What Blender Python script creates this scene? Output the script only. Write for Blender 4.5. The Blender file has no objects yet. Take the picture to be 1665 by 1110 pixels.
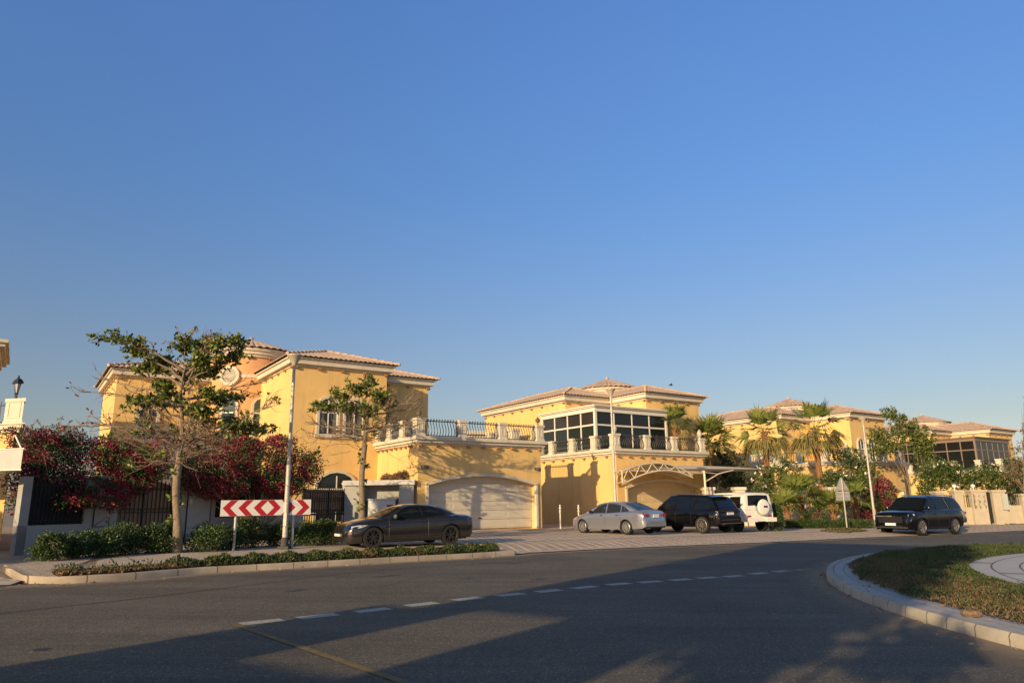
import bpy, math, random
import numpy as np
from mathutils import Matrix, Vector
R_ = math.radians
sc = bpy.context.scene
COL = sc.collection
# ------------------------------------------------------------------ camera
F_PX, PITCH, ROLL = 1155.0, R_(12.7626), R_(-0.777)
CAM = np.array([0, 0, 1.58])
_a = math.pi / 2 + PITCH
_Rx = np.array([[1, 0, 0], [0, math.cos(_a), -math.sin(_a)], [0, math.sin(_a), math.cos(_a)]])
_Rz = np.array([[math.cos(ROLL), -math.sin(ROLL), 0], [math.sin(ROLL), math.cos(ROLL), 0], [0, 0, 1]])
RC = _Rx @ _Rz
cd = bpy.data.cameras.new("camera")
cam = bpy.data.objects.new("camera", cd); COL.objects.link(cam)
cd.sensor_width = 36; cd.lens = 36 * F_PX / 1665; cd.clip_end = 3000; cd.clip_start = 0.1
m4 = Matrix([list(RC[0]) + [0], list(RC[1]) + [0], list(RC[2]) + [1.58], [0, 0, 0, 1]])
cam.matrix_world = m4
sc.camera = cam
sc.render.resolution_x, sc.render.resolution_y = 1024, 682
# ------------------------------------------------------------------ light
SUN_AZ, SUN_EL = R_(236.5), R_(15.0)          # direction towards the sun (from +X, counter-clockwise)
w = bpy.data.worlds.new("World"); sc.world = w; w.use_nodes = True
nt = w.node_tree; nt.nodes.clear()
out = nt.nodes.new("ShaderNodeOutputWorld"); bg = nt.nodes.new("ShaderNodeBackground")
sky = nt.nodes.new("ShaderNodeTexSky"); sky.sky_type = 'NISHITA'; sky.sun_disc = False
sky.sun_elevation = SUN_EL; sky.sun_rotation = math.pi / 2 - SUN_AZ
sky.air_density = 1.0; sky.dust_density = 1.0; sky.ozone_density = 4.0; sky.altitude = 0
bg.inputs[1].default_value = 0.15
# sky tint ramp: evens the visible gradient, dims and warms the unseen zenith's light
tcw = nt.nodes.new("ShaderNodeTexCoord"); spw = nt.nodes.new("ShaderNodeSeparateXYZ"); crw = nt.nodes.new("ShaderNodeValToRGB")
nt.links.new(tcw.outputs["Generated"], spw.inputs[0]); nt.links.new(spw.outputs[2], crw.inputs[0])
el_ = crw.color_ramp.elements
for k_, (z_, c_) in enumerate([(0.0, (1.10, .82, .74)), (.10, (.96, .70, .57)), (.208, (.98, .78, .71)), (.41, (.92, .98, 1.08)), (.64, (1.08, 1.22, 1.46)), (.76, (.85, .60, .42)), (1.0, (.85, .56, .36))]):
    e_ = (el_[k_] if k_ < 2 else el_.new(z_))
    e_.position = z_; e_.color = (c_[0] / 1.5, c_[1] / 1.5, c_[2] / 1.5, 1)
vm = nt.nodes.new("ShaderNodeVectorMath"); vm.operation = 'MULTIPLY'; nt.links.new(sky.outputs[0], vm.inputs[0]); nt.links.new(crw.outputs[0], vm.inputs[1])
vs_ = nt.nodes.new("ShaderNodeVectorMath"); vs_.operation = 'SCALE'; vs_.inputs["Scale"].default_value = 1.5; nt.links.new(vm.outputs[0], vs_.inputs[0])
nt.links.new(vs_.outputs[0], bg.inputs[0]); nt.links.new(bg.outputs[0], out.inputs[0])
sd = bpy.data.lights.new("sun", 'SUN'); sun = bpy.data.objects.new("sun", sd); COL.objects.link(sun)
sd.energy = 5.0; sd.angle = R_(0.5); sd.color = (1.0, 0.74, 0.41)
S_DIR = Vector((math.cos(SUN_AZ) * math.cos(SUN_EL), math.sin(SUN_AZ) * math.cos(SUN_EL), math.sin(SUN_EL)))
sun.rotation_euler = S_DIR.to_track_quat('Z', 'Y').to_euler()
sun.location = (-20, -30, 30)
sc.view_settings.view_transform = 'Standard'; sc.view_settings.look = 'None'
sc.view_settings.exposure = 0.18; sc.view_settings.gamma = 1.0
sc.cycles.max_bounces = 6
sc.cycles.transparent_max_bounces = 6

# ------------------------------------------------------------------ placing helpers
SL = -0.015                                    # the street falls gently to the right
def gz(x, y=0): return SL * min(max(x, -60), 120)
def ray(px, py): return RC @ np.array([px - 832.5, -(py - 555), -F_PX])
def G(px, py, h=0.0):
    d = ray(px, py); t = (h - CAM[2]) / (d[2] - SL * d[0]); return CAM + d * t
def D(px, py, y):
    d = ray(px, py); return CAM + d * (y / d[1])
YAW = R_(34.4)
U = np.array([math.cos(YAW), math.sin(YAW), 0]); V = np.array([-math.sin(YAW), math.cos(YAW), 0])
rng = np.random.default_rng(7); random.seed(7)

# ------------------------------------------------------------------ materials
MATS = {}
def mat(name, col, rough=0.8, metal=0.0, var=0.0, vscale=3.0, bump=0.0, bscale=60.0, coat=0.0, spec=0.5, dirt=None, streak=None, island=None, trans=0.0, emit=None):
    if name in MATS: return MATS[name]
    m = bpy.data.materials.new(name); m.use_nodes = True; MATS[name] = m
    t = m.node_tree; b = t.nodes["Principled BSDF"]
    b.inputs["Roughness"].default_value = rough; b.inputs["Metallic"].default_value = metal
    b.inputs["Base Color"].default_value = (*col, 1)
    b.inputs["Specular IOR Level"].default_value = spec
    if coat: b.inputs["Coat Weight"].default_value = coat; b.inputs["Coat Roughness"].default_value = 0.04
    N = t.nodes.new; Lk = t.links.new
    tc = N("ShaderNodeTexCoord")
    src = None
    if island:                                  # one tint per leaf
        g = N("ShaderNodeNewGeometry"); cr = N("ShaderNodeValToRGB")
        els = cr.color_ramp.elements
        n = len(island)
        els[0].position = 0; els[0].color = (*island[0], 1); els[1].position = 1; els[1].color = (*island[-1], 1)
        for i in range(1, n - 1):
            e = els.new(i / (n - 1)); e.color = (*island[i], 1)
        Lk(g.outputs["Random Per Island"], cr.inputs[0]); src = cr.outputs[0]
    if var:
        nz = N("ShaderNodeTexNoise"); nz.inputs["Scale"].default_value = vscale; nz.inputs["Detail"].default_value = 8
        nz.inputs["Roughness"].default_value = 0.65
        Lk(tc.outputs["Object"], nz.inputs["Vector"])
        mx = N("ShaderNodeMix"); mx.data_type = 'RGBA'; mx.blend_type = 'MULTIPLY'; mx.inputs[0].default_value = 1
        mr = N("ShaderNodeMapRange"); mr.inputs[1].default_value = 0.3; mr.inputs[2].default_value = 0.7
        mr.inputs[3].default_value = 1 - var; mr.inputs[4].default_value = 1 + var * 0.5
        Lk(nz.outputs[0], mr.inputs[0])
        if src is None: mx.inputs[6].default_value = (*col, 1)
        else: Lk(src, mx.inputs[6])
        Lk(mr.outputs[0], mx.inputs[7]); src = mx.outputs[2]
    if dirt:                                    # (colour, scale, threshold): stains
        nz = N("ShaderNodeTexNoise"); nz.inputs["Scale"].default_value = dirt[1]; nz.inputs["Detail"].default_value = 10
        nz.inputs["Roughness"].default_value = 0.7
        Lk(tc.outputs["Object"], nz.inputs["Vector"])
        mr = N("ShaderNodeMapRange"); mr.inputs[1].default_value = dirt[2]; mr.inputs[2].default_value = dirt[2] + 0.18
        mr.inputs[4].default_value = 0.8
        Lk(nz.outputs[0], mr.inputs[0])
        mx = N("ShaderNodeMix"); mx.data_type = 'RGBA'; Lk(mr.outputs[0], mx.inputs[0])
        if src is None: mx.inputs[6].default_value = (*col, 1)
        else: Lk(src, mx.inputs[6])
        mx.inputs[7].default_value = (*dirt[0], 1); src = mx.outputs[2]
    if streak:                                  # rain streaks running down a wall
        mp = N("ShaderNodeMapping"); mp.inputs["Scale"].default_value = (streak[1], streak[1], streak[1] * .07); Lk(tc.outputs["Object"], mp.inputs[0])
        nz = N("ShaderNodeTexNoise"); nz.inputs["Scale"].default_value = 1.0; nz.inputs["Detail"].default_value = 9; nz.inputs["Roughness"].default_value = 0.65
        Lk(mp.outputs[0], nz.inputs["Vector"])
        mr = N("ShaderNodeMapRange"); mr.inputs[1].default_value = streak[2]; mr.inputs[2].default_value = streak[2] + 0.2; mr.inputs[4].default_value = streak[3]
        Lk(nz.outputs[0], mr.inputs[0]); mx = N("ShaderNodeMix"); mx.data_type = 'RGBA'; Lk(mr.outputs[0], mx.inputs[0])
        if src is None: mx.inputs[6].default_value = (*col, 1)
        else: Lk(src, mx.inputs[6])
        mx.inputs[7].default_value = (*streak[0], 1); src = mx.outputs[2]
    if src is not None: Lk(src, b.inputs["Base Color"])
    if bump:
        nz = N("ShaderNodeTexNoise"); nz.inputs["Scale"].default_value = bscale; nz.inputs["Detail"].default_value = 4
        Lk(tc.outputs["Object"], nz.inputs["Vector"])
        bp = N("ShaderNodeBump"); bp.inputs["Strength"].default_value = bump; bp.inputs["Distance"].default_value = 0.02
        Lk(nz.outputs[0], bp.inputs["Height"]); Lk(bp.outputs[0], b.inputs["Normal"])
    if trans:
        o = t.nodes["Material Output"]; tr = N("ShaderNodeBsdfTranslucent"); ms = N("ShaderNodeMixShader")
        ms.inputs[0].default_value = trans
        if src is not None: Lk(src, tr.inputs[0])
        else: tr.inputs[0].default_value = (*col, 1)
        Lk(b.outputs[0], ms.inputs[1]); Lk(tr.outputs[0], ms.inputs[2]); Lk(ms.outputs[0], o.inputs[0])
    if emit: b.inputs["Emission Color"].default_value = (*emit[0], 1); b.inputs["Emission Strength"].default_value = emit[1]
    return m

def brick_mat(name, c1, c2, cm, scale, rot, bw=0.5, rh=0.25, mortar=0.02, rough=0.85, offs=0.5, var=0.25):
    if name in MATS: return MATS[name]
    m = bpy.data.materials.new(name); m.use_nodes = True; MATS[name] = m
    t = m.node_tree; b = t.nodes["Principled BSDF"]; N = t.nodes.new; Lk = t.links.new
    b.inputs["Roughness"].default_value = rough
    tc = N("ShaderNodeTexCoord"); mp = N("ShaderNodeMapping"); mp.inputs["Rotation"].default_value = (0, 0, rot)
    Lk(tc.outputs["Object"], mp.inputs[0])
    br = N("ShaderNodeTexBrick"); br.inputs["Color1"].default_value = (*c1, 1); br.inputs["Color2"].default_value = (*c2, 1)
    br.inputs["Mortar"].default_value = (*cm, 1); br.inputs["Scale"].default_value = scale
    br.inputs["Brick Width"].default_value = bw; br.inputs["Row Height"].default_value = rh; br.inputs["Mortar Size"].default_value = mortar
    br.offset = offs
    Lk(mp.outputs[0], br.inputs["Vector"])
    nz = N("ShaderNodeTexNoise"); nz.inputs["Scale"].default_value = 0.7; nz.inputs["Detail"].default_value = 10; nz.inputs["Roughness"].default_value = 0.7
    Lk(tc.outputs["Object"], nz.inputs["Vector"])
    mr = N("ShaderNodeMapRange"); mr.inputs[1].default_value = 0.3; mr.inputs[2].default_value = 0.7; mr.inputs[3].default_value = 1 - var; mr.inputs[4].default_value = 1 + var * .5
    Lk(nz.outputs[0], mr.inputs[0])
    mx = N("ShaderNodeMix"); mx.data_type = 'RGBA'; mx.blend_type = 'MULTIPLY'; mx.inputs[0].default_value = 1
    Lk(br.outputs[0], mx.inputs[6]); Lk(mr.outputs[0], mx.inputs[7]); Lk(mx.outputs[2], b.inputs["Base Color"])
    bp = N("ShaderNodeBump"); bp.inputs["Strength"].default_value = 0.5; bp.inputs["Distance"].default_value = 0.006; bp.invert = True
    Lk(br.outputs["Fac"], bp.inputs["Height"]); Lk(bp.outputs[0], b.inputs["Normal"])
    return m

STUCCO = mat("yellow_stucco", (0.80, 0.53, 0.195), 0.92, var=0.12, vscale=0.5, bump=0.3, bscale=90, dirt=((0.55, 0.39, 0.20), 0.9, 0.60), streak=((0.52, 0.36, 0.16), 2.6, 0.52, .6))
STUCCO2 = mat("orange_stucco", (0.72, 0.38, 0.17), 0.92, var=0.10, vscale=0.7, bump=0.25, bscale=90)
WHITE = mat("white_render", (0.64, 0.57, 0.44), 0.8, var=0.12, vscale=1.5, dirt=((0.45, 0.40, 0.32), 2.2, 0.60), streak=((0.40, 0.35, 0.27), 4.5, 0.54, .6))
CORBEL = mat("corbel_brown", (0.36, 0.18, 0.08), 0.85)
TILE = mat("clay_tile", (0.53, 0.38, 0.27), 0.85, var=0.35, vscale=2.5, dirt=((0.28, 0.21, 0.16), 3.0, 0.56))
DARKGAP = mat("tile_gap_shade", (0.05, 0.035, 0.03), 0.95)  # near-black stands in for the shade under the open tile ends
IRON = mat("black_iron", (0.015, 0.015, 0.017), 0.5)
GLASS = mat("window_glass", (0.012, 0.022, 0.026), 0.06, spec=0.6)
GLASS2 = mat("curtained_glass", (0.055, 0.055, 0.05), 0.08, spec=0.6, var=0.4, vscale=1.2)
DOORC = mat("garage_door_cream", (0.60, 0.54, 0.42), 0.6, var=0.08, vscale=2)
DOORY = mat("garage_door_tan", (0.66, 0.52, 0.30), 0.6, var=0.08, vscale=2)
WPAINT = mat("white_paint", (0.72, 0.67, 0.56), 0.5)
GALV = mat("galvanised_steel", (0.50, 0.46, 0.39), 0.55, 0.2, var=0.25, vscale=6, dirt=((0.28, 0.22, 0.16), 9, 0.62))
GREYWALL = mat("grey_white_wall", (0.38, 0.37, 0.34), 0.85, var=0.15, vscale=1.5, dirt=((0.33, 0.33, 0.31), 1.7, 0.60))
ASPH = None

# ------------------------------------------------------------------ mesh builder
ROOT = {}
def rootmat(o):
    while o is not None:
        if o in ROOT: return ROOT[o]
        o = o.parent
    return Matrix.Identity(4)
class MB:
    def __init__(s): s.v = []; s.f = []; s.m = []
    def add(s, vs, fs, mi=0):
        n = len(s.v); s.v += [tuple(map(float, p)) for p in vs]
        s.f += [tuple(n + i for i in f) for f in fs]; s.m += [mi] * len(fs); return s
    def box(s, x0, x1, y0, y1, z0, z1, mi=0):
        return s.add([(x0, y0, z0), (x1, y0, z0), (x1, y1, z0), (x0, y1, z0), (x0, y0, z1), (x1, y0, z1), (x1, y1, z1), (x0, y1, z1)],
                     [(0, 3, 2, 1), (4, 5, 6, 7), (0, 1, 5, 4), (1, 2, 6, 5), (2, 3, 7, 6), (3, 0, 4, 7)], mi)
    def cbox(s, c, d, mi=0, ang=0):
        ca, sa = math.cos(ang), math.sin(ang); vs = []
        for z in (-1, 1):
            for x, y in ((-1, -1), (1, -1), (1, 1), (-1, 1)):
                X, Y = x * d[0] / 2, y * d[1] / 2
                vs.append((c[0] + X * ca - Y * sa, c[1] + X * sa + Y * ca, c[2] + z * d[2] / 2))
        return s.add(vs, [(0, 3, 2, 1), (4, 5, 6, 7), (0, 1, 5, 4), (1, 2, 6, 5), (2, 3, 7, 6), (3, 0, 4, 7)], mi)
    def tube(s, pts, r, n=6, mi=0, cap=True):
        pts = [Vector(p) for p in pts]; k = len(pts)
        rs = [r] * k if not hasattr(r, '__len__') else list(r)
        vs = []; prev = None
        for i, p in enumerate(pts):
            t = (pts[min(i + 1, k - 1)] - pts[max(i - 1, 0)])
            t = t.normalized() if t.length > 1e-9 else Vector((0, 0, 1))
            a = prev if prev is not None else (Vector((0, 0, 1)) if abs(t.z) < 0.9 else Vector((1, 0, 0)))
            b1 = a - t * a.dot(t)
            if b1.length < 1e-6: b1 = t.orthogonal()
            b1.normalize(); prev = b1; b2 = t.cross(b1)
            for j in range(n):
                q = 2 * math.pi * j / n
                vs.append(p + (b1 * math.cos(q) + b2 * math.sin(q)) * rs[i])
        fs = [(i * n + j, i * n + (j + 1) % n, (i + 1) * n + (j + 1) % n, (i + 1) * n + j) for i in range(k - 1) for j in range(n)]
        if cap: fs += [tuple(range(n - 1, -1, -1)), tuple((k - 1) * n + j for j in range(n))]
        return s.add(vs, fs, mi)
    def lathe(s, prof, c, n=16, mi=0):
        vs = [(c[0] + r * math.cos(2 * math.pi * j / n), c[1] + r * math.sin(2 * math.pi * j / n), c[2] + z) for r, z in prof for j in range(n)]
        k = len(prof)
        fs = [(i * n + j, i * n + (j + 1) % n, (i + 1) * n + (j + 1) % n, (i + 1) * n + j) for i in range(k - 1) for j in range(n)]
        fs += [tuple(range(n - 1, -1, -1)), tuple((k - 1) * n + j for j in range(n))]
        return s.add(vs, fs, mi)
    def prism(s, poly, fn, a, b, mi=0):
        """poly of 2-D points; fn(u,v,w)->xyz; extruded w=a..b"""
        n = len(poly)
        vs = [fn(u, v, a) for u, v in poly] + [fn(u, v, b) for u, v in poly]
        fs = [tuple(range(n - 1, -1, -1)), tuple(range(n, 2 * n))] + [(i, (i + 1) % n, n + (i + 1) % n, n + i) for i in range(n)]
        return s.add(vs, fs, mi)
    def build(s, name, mats, parent=None, smooth=False, world=False, loc=None, ang=None):
        me = bpy.data.meshes.new(name)
        vs = s.v
        if parent is not None and world:
            M = rootmat(parent).inverted(); vs = [tuple(M @ Vector(p)) for p in vs]
        if loc is not None: vs = [(p[0] - loc[0], p[1] - loc[1], p[2] - loc[2]) for p in vs]
        me.from_pydata(vs, [], s.f)
        if not isinstance(mats, (list, tuple)): mats = [mats]
        for m in mats: me.materials.append(m)
        if len(mats) > 1: me.polygons.foreach_set("material_index", s.m)
        if smooth:
            me.polygons.foreach_set("use_smooth", [True] * len(s.f))
            me.set_sharp_from_angle(angle=R_(smooth if smooth is not True else 35))
        me.update()
        o = bpy.data.objects.new(name, me); COL.objects.link(o)
        if parent is not None: o.parent = parent
        if loc is not None: o.location = loc
        return o
def tag(o, label=None, cat=None, group=None, kind=None):
    if label: o['label'] = label
    if cat: o['category'] = cat
    if group: o['group'] = group
    if kind: o['kind'] = kind
    return o
def thing(name, label, cat, loc=(0, 0, 0), rz=0, group=None):
    o = bpy.data.objects.new(name, None); COL.objects.link(o)
    o.location = [float(q) for q in loc]; o.rotation_euler = (0, 0, rz); o.empty_display_size = 0.2
    ROOT[o] = Matrix.Translation(Vector([float(q) for q in loc])) @ Matrix.Rotation(rz, 4, 'Z')
    return tag(o, label, cat, group)
def copy_tree(o, parent=None):
    c = o.copy(); COL.objects.link(c)
    if parent is not None: c.parent = parent
    for ch in list(o.children): copy_tree(ch, c)
    return c
def leafmesh(name, P, A, L, W, mats, parent=None, mi=None, fold=0.12, loc=None, world=True):
    """many diamond leaves: base P, axis A, length L, width W"""
    n = len(P); P = np.asarray(P, float); A = np.asarray(A, float)
    A /= np.linalg.norm(A, axis=1)[:, None] + 1e-9
    B = rng.normal(size=(n, 3)); B -= (B * A).sum(1)[:, None] * A; B /= np.linalg.norm(B, axis=1)[:, None] + 1e-9
    Nn = np.cross(A, B)
    L = np.broadcast_to(np.asarray(L, float), (n,))[:, None]; W = np.broadcast_to(np.asarray(W, float), (n,))[:, None]
    mid = P + A * L * 0.55 + Nn * L * fold
    vs = np.stack([P, mid + B * W / 2, P + A * L, mid - B * W / 2], 1).reshape(-1, 3)
    if parent is not None and world:
        M = np.array(rootmat(parent).inverted()); vs = vs @ M[:3, :3].T + M[:3, 3]
    if loc is not None: vs = vs - np.array(loc)
    me = bpy.data.meshes.new(name)
    me.vertices.add(4 * n); me.vertices.foreach_set("co", vs.ravel().astype(np.float32))
    me.loops.add(4 * n); me.loops.foreach_set("vertex_index", np.arange(4 * n, dtype=np.int32))
    me.polygons.add(n); me.polygons.foreach_set("loop_start", np.arange(0, 4 * n, 4, dtype=np.int32))
    if not isinstance(mats, (list, tuple)): mats = [mats]
    for m in mats: me.materials.append(m)
    if mi is not None: me.polygons.foreach_set("material_index", np.asarray(mi, np.int32))
    me.update(calc_edges=True); me.validate()
    o = bpy.data.objects.new(name, me); COL.objects.link(o)
    if parent is not None: o.parent = parent
    if loc is not None: o.location = loc
    return o
def sheet(name, quads_pts, faces, m, kind='structure'):
    mb = MB(); mb.add(quads_pts, faces); return tag(mb.build(name, m), kind=kind)

# ------------------------------------------------------------------ ground, road, pavement
GROUND = mat("dry_ground", (0.30, 0.24, 0.17), 0.95, var=0.3, vscale=0.5)
xs = [-400, -60, -30, 0, 30, 60, 120, 400]
mb = MB(); n = len(xs)
mb.add([(x, y, gz(x) - 0.05) for y in (-400, -60, 0, 60, 120, 1200) for x in xs],
       [(j * n + i, j * n + i + 1, (j + 1) * n + i + 1, (j + 1) * n + i) for j in range(5) for i in range(n - 1)])
tag(mb.build("ground", GROUND), kind='structure')

def asphalt():
    m = bpy.data.materials.new("asphalt"); m.use_nodes = True
    t = m.node_tree; b = t.nodes["Principled BSDF"]; N = t.nodes.new; Lk = t.links.new
    b.inputs["Roughness"].default_value = 0.8; b.inputs["Specular IOR Level"].default_value = 0.35
    tc = N("ShaderNodeTexCoord")
    def noise(sc_, det=8, rough=0.6, vec=None):
        z = N("ShaderNodeTexNoise"); z.inputs["Scale"].default_value = sc_; z.inputs["Detail"].default_value = det; z.inputs["Roughness"].default_value = rough
        Lk(vec or tc.outputs["Object"], z.inputs["Vector"]); return z
    def ramp(src, a, b_, lo, hi):
        r = N("ShaderNodeMapRange"); r.inputs[1].default_value = a; r.inputs[2].default_value = b_; r.inputs[3].default_value = lo; r.inputs[4].default_value = hi
        Lk(src, r.inputs[0]); return r.outputs[0]
    def mul(a, b_):
        x = N("ShaderNodeMath"); x.operation = 'MULTIPLY'; Lk(a, x.inputs[0]); Lk(b_, x.inputs[1]); return x.outputs[0]
    big = ramp(noise(0.25, 6).outputs[0], .35, .65, 0.82, 1.18)
    mp = N("ShaderNodeMapping"); mp.inputs["Rotation"].default_value = (0, 0, -R_(50)); mp.inputs["Scale"].default_value = (0.12, 1.6, 1)
    Lk(tc.outputs["Object"], mp.inputs[0])
    streak = ramp(noise(1.0, 8, 0.7, mp.outputs[0]).outputs[0], .3, .7, 0.78, 1.22)
    v = N("ShaderNodeTexVoronoi"); v.inputs["Scale"].default_value = 75; Lk(tc.outputs["Object"], v.inputs["Vector"])
    sp = N("ShaderNodeSeparateColor"); Lk(v.outputs["Color"], sp.inputs[0])
    grit = ramp(sp.outputs[0], 0.0, 1.0, 0.55, 1.45)
    speckle = ramp(sp.outputs[1], 0.93, 0.99, 1.0, 2.8)  # random paler grains in the asphalt
    k = mul(mul(big, streak), mul(grit, speckle))
    mx = N("ShaderNodeMix"); mx.data_type = 'RGBA'; mx.blend_type = 'MULTIPLY'; mx.inputs[0].default_value = 1
    mx.inputs[6].default_value = (0.108, 0.093, 0.067, 1); Lk(k, mx.inputs[7])
    cr = noise(0.9, 12, 0.8); dk = ramp(cr.outputs[0], 0.60, 0.66, 0, 0.35)
    m2 = N("ShaderNodeMix"); m2.data_type = 'RGBA'; Lk(dk, m2.inputs[0]); Lk(mx.outputs[2], m2.inputs[6]); m2.inputs[7].default_value = (0.03, 0.03, 0.03, 1)
    Lk(m2.outputs[2], b.inputs["Base Color"])
    bp = N("ShaderNodeBump"); bp.inputs["Strength"].default_value = 0.45; bp.inputs["Distance"].default_value = 0.006
    Lk(sp.outputs[2], bp.inputs["Height"]); Lk(bp.outputs[0], b.inputs["Normal"])
    return m
ASPH = asphalt()

edge_px = [(-420, 985), (-200, 966), (15, 952), (94, 950), (202, 943.4), (336, 932), (450, 925.5), (560, 919), (659, 913), (758, 907.7), (837, 902.5), (862, 899.3),
           (985, 893), (1110, 887.6), (1243, 882.4), (1340, 877.5), (1426, 873.5), (1500, 870.5), (1556, 868), (1665, 862.5), (1800, 856)]
EW = [G(x, y, 0) for x, y in edge_px]
EW[0] = np.array([-16.5, 12.0, 0]); EW[1] = np.array([-13.2, 13.6, 0])
def resample(P, step):
    out = []
    for a, b in zip(P[:-1], P[1:]):
        k = max(1, int(np.linalg.norm(b - a) / step))
        out += [a + (b - a) * i / k for i in range(k)]
    return out + [P[-1]]
def offset(P, d):
    """offset polyline to its left (away from the road = +normal)"""
    Q = []
    for i in range(len(P)):
        t = P[min(i + 1, len(P) - 1)] - P[max(i - 1, 0)]; t = t[:2] / np.linalg.norm(t[:2])
        Q.append(np.array([P[i][0] - t[1] * d, P[i][1] + t[0] * d, 0]))
    return Q
# road: from behind the camera up to the far kerb
far = [(-60, 8)] + [(p[0], p[1]) for p in EW] + [(60, 62), (110, 92)]
mb = MB()
top = [(x, y + 0.3, gz(x)) for x, y in far]; bot = [(x, -14 - 0.0 * x, gz(x)) for x, y in far]
k = len(far)
mb.add(bot + top, [(i, i + 1, k + i + 1, k + i) for i in range(k - 1)])
tag(mb.build("road", ASPH), kind='structure')

iK0, iK1 = 2, 10                                # kerbed stretch of the edge
PAVE = brick_mat("beige_paving_slabs", (0.60, 0.48, 0.34), (0.53, 0.42, 0.30), (0.24, 0.18, 0.13), 1.0, R_(-42), 0.4, 0.2, 0.010)
DRIVE = brick_mat("pink_block_paving", (0.42, 0.28, 0.19), (0.35, 0.235, 0.165), (0.72, 0.58, 0.42), 1.0, R_(-12), 0.42, 0.42, 0.055, offs=0.0)
EDGEM = mat("edging_concrete", (0.50, 0.44, 0.35), 0.9, var=0.25, vscale=1.5)
KERB = brick_mat("kerb_concrete", (0.46, 0.38, 0.28), (0.38, 0.31, 0.23), (0.13, 0.10, 0.07), 1.0, R_(-42), 0.9, 8.0, 0.012, offs=0.0, var=0.45)
KH = 0.14
def strip(name, A, B, ha, hb, m, kind='structure'):
    k = len(A)
    return sheet(name, [(p[0], p[1], gz(p[0]) + ha) for p in A] + [(p[0], p[1], gz(p[0]) + hb) for p in B],
                 [(i, i + 1, k + i + 1, k + i) for i in range(k - 1)], m, kind)
kp = resample(EW[iK0:iK1 + 1], 0.5)[2:]
_t = (kp[1] - kp[0])[:2] / np.linalg.norm((kp[1] - kp[0])[:2]); _n = np.array([-_t[1], _t[0]])
_arc = [np.array([*(kp[0][:2] + _n * 1.1 - _n * 1.1 * math.cos(a) - _t * 1.1 * math.sin(a)), 0]) for a in np.linspace(math.pi / 2, 0, 9)[:-1]]
kp_sw = kp; kp = [_arc[0] + np.array([*(_n * q), 0]) for q in (3.0, 2.0, 1.0)] + _arc + kp
k15 = offset(kp, 0.16)
mbk = MB(); prof = [(0.0, -0.02), (0.0, 0.10), (0.025, KH), (0.16, KH), (0.16, 0.0)]
lines = [offset(kp, d) for d, h in prof]
for (d, h), ln in zip(prof, lines):
    for p in ln: mbk.v.append((p[0], p[1], gz(p[0]) + h))
kk = len(kp)
for j in range(4):
    for i in range(kk - 1): mbk.f.append((j * kk + i, j * kk + i + 1, (j + 1) * kk + i + 1, (j + 1) * kk + i)); mbk.m.append(0)
# ramped end of the kerb
for e in (0, -1):
    mbk.add([mbk.v[j * kk + (0 if e == 0 else kk - 1)] for j in range(5)], [(0, 1, 2, 3, 4) if e else (4, 3, 2, 1, 0)])
tag(mbk.build("kerb", KERB, smooth=True), kind='structure')
farL = [np.array([p[0] - (16.0 if i > 12 else 1.2 + i * 1.15), p[1] + 24.0, 0]) for i, p in enumerate(kp)]
strip("sidewalk", k15, farL, KH - 0.002, KH - 0.002, PAVE)
# flush driveways
dl = resample(EW[0:iK0 + 1], 0.6)
d15 = offset(dl, 0.5)
strip("driveway_left", dl, d15, 0.02, 0.05, EDGEM)
strip("driveway_left_paving", d15, [np.array([p[0] - 22, p[1] + 16, 0]) for p in dl], 0.05, KH - 0.006, DRIVE)
dr = resample(EW[iK1:], 0.6)
a1, a2 = offset(dr, 0.35), offset(dr, 2.0)
strip("driveway_edging", dr, a1, 0.03, 0.05, EDGEM)
strip("driveway_right_ramp", a1, a2, 0.05, KH - 0.006, DRIVE)
strip("driveway_right", a2, [np.array([p[0] - 14.0, p[1] + 26.0, 0]) for p in dr], KH - 0.006, KH - 0.006, DRIVE)
# pale walkway band crossing the driveways in front of the parked cars
b1, b2 = offset(dr, 3.6), offset(dr, 5.0)
strip("walkway_band", b1[2:], b2[2:], KH + 0.002, KH + 0.002, mat("walkway_beige", (0.52, 0.44, 0.34), 0.9, var=0.2, vscale=1.2))

# road markings
MARK = mat("road_paint", (0.42, 0.40, 0.35), 0.8, var=0.35, vscale=14, dirt=((0.09, 0.085, 0.08), 12, 0.55))
dash = [((397, 1013), (455, 1008)), ((484, 1005), (550, 997.5)), ((573, 994), (638, 989)), ((655, 984), (716, 980)), ((731, 976), (791, 970.5)), ((803, 969), (857, 963.5)),
        ((866, 962), (918, 958.5)), ((926, 957), (975, 952)), ((983, 951), (1029, 947)), ((1034, 947), (1080, 944)), ((1085, 944), (1128, 940)), ((1130, 940), (1170, 937.5)),
        ((1172, 938), (1213, 934.5)), ((1215, 933), (1252, 930.5)), ((1254, 929.5), (1290, 927)), ((1290, 927), (1325, 924.5))]
mb = MB()
C_ = np.array([np.array(((a[0] + b[0]) / 2, (a[1] + b[1]) / 2)) for a, b in dash])
Wc = [G(a, b) for a, b in C_]
for i, p in enumerate(Wc):
    t = Wc[min(i + 1, len(Wc) - 1)] - Wc[max(i - 1, 0)]; L_ = np.linalg.norm(t[:2]) / (2 if 0 < i < len(Wc) - 1 else 1)
    t = t[:2] / np.linalg.norm(t[:2]); nrm = np.array([-t[1], t[0]]); h = min(0.29, L_ * 0.36)
    q = [p[:2] + t * sx * h + nrm * sy * 0.13 for sx, sy in ((-1, -1), (1, -1), (1, 1), (-1, 1))]
    mb.add([(x, y, gz(x) + 0.004) for x, y in q], [(0, 1, 2, 3)])
tag(mb.build("give_way_markings", MARK), kind='structure')
mb = MB(); y0, y1 = G(380, 1014), G(800, 1158)
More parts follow.
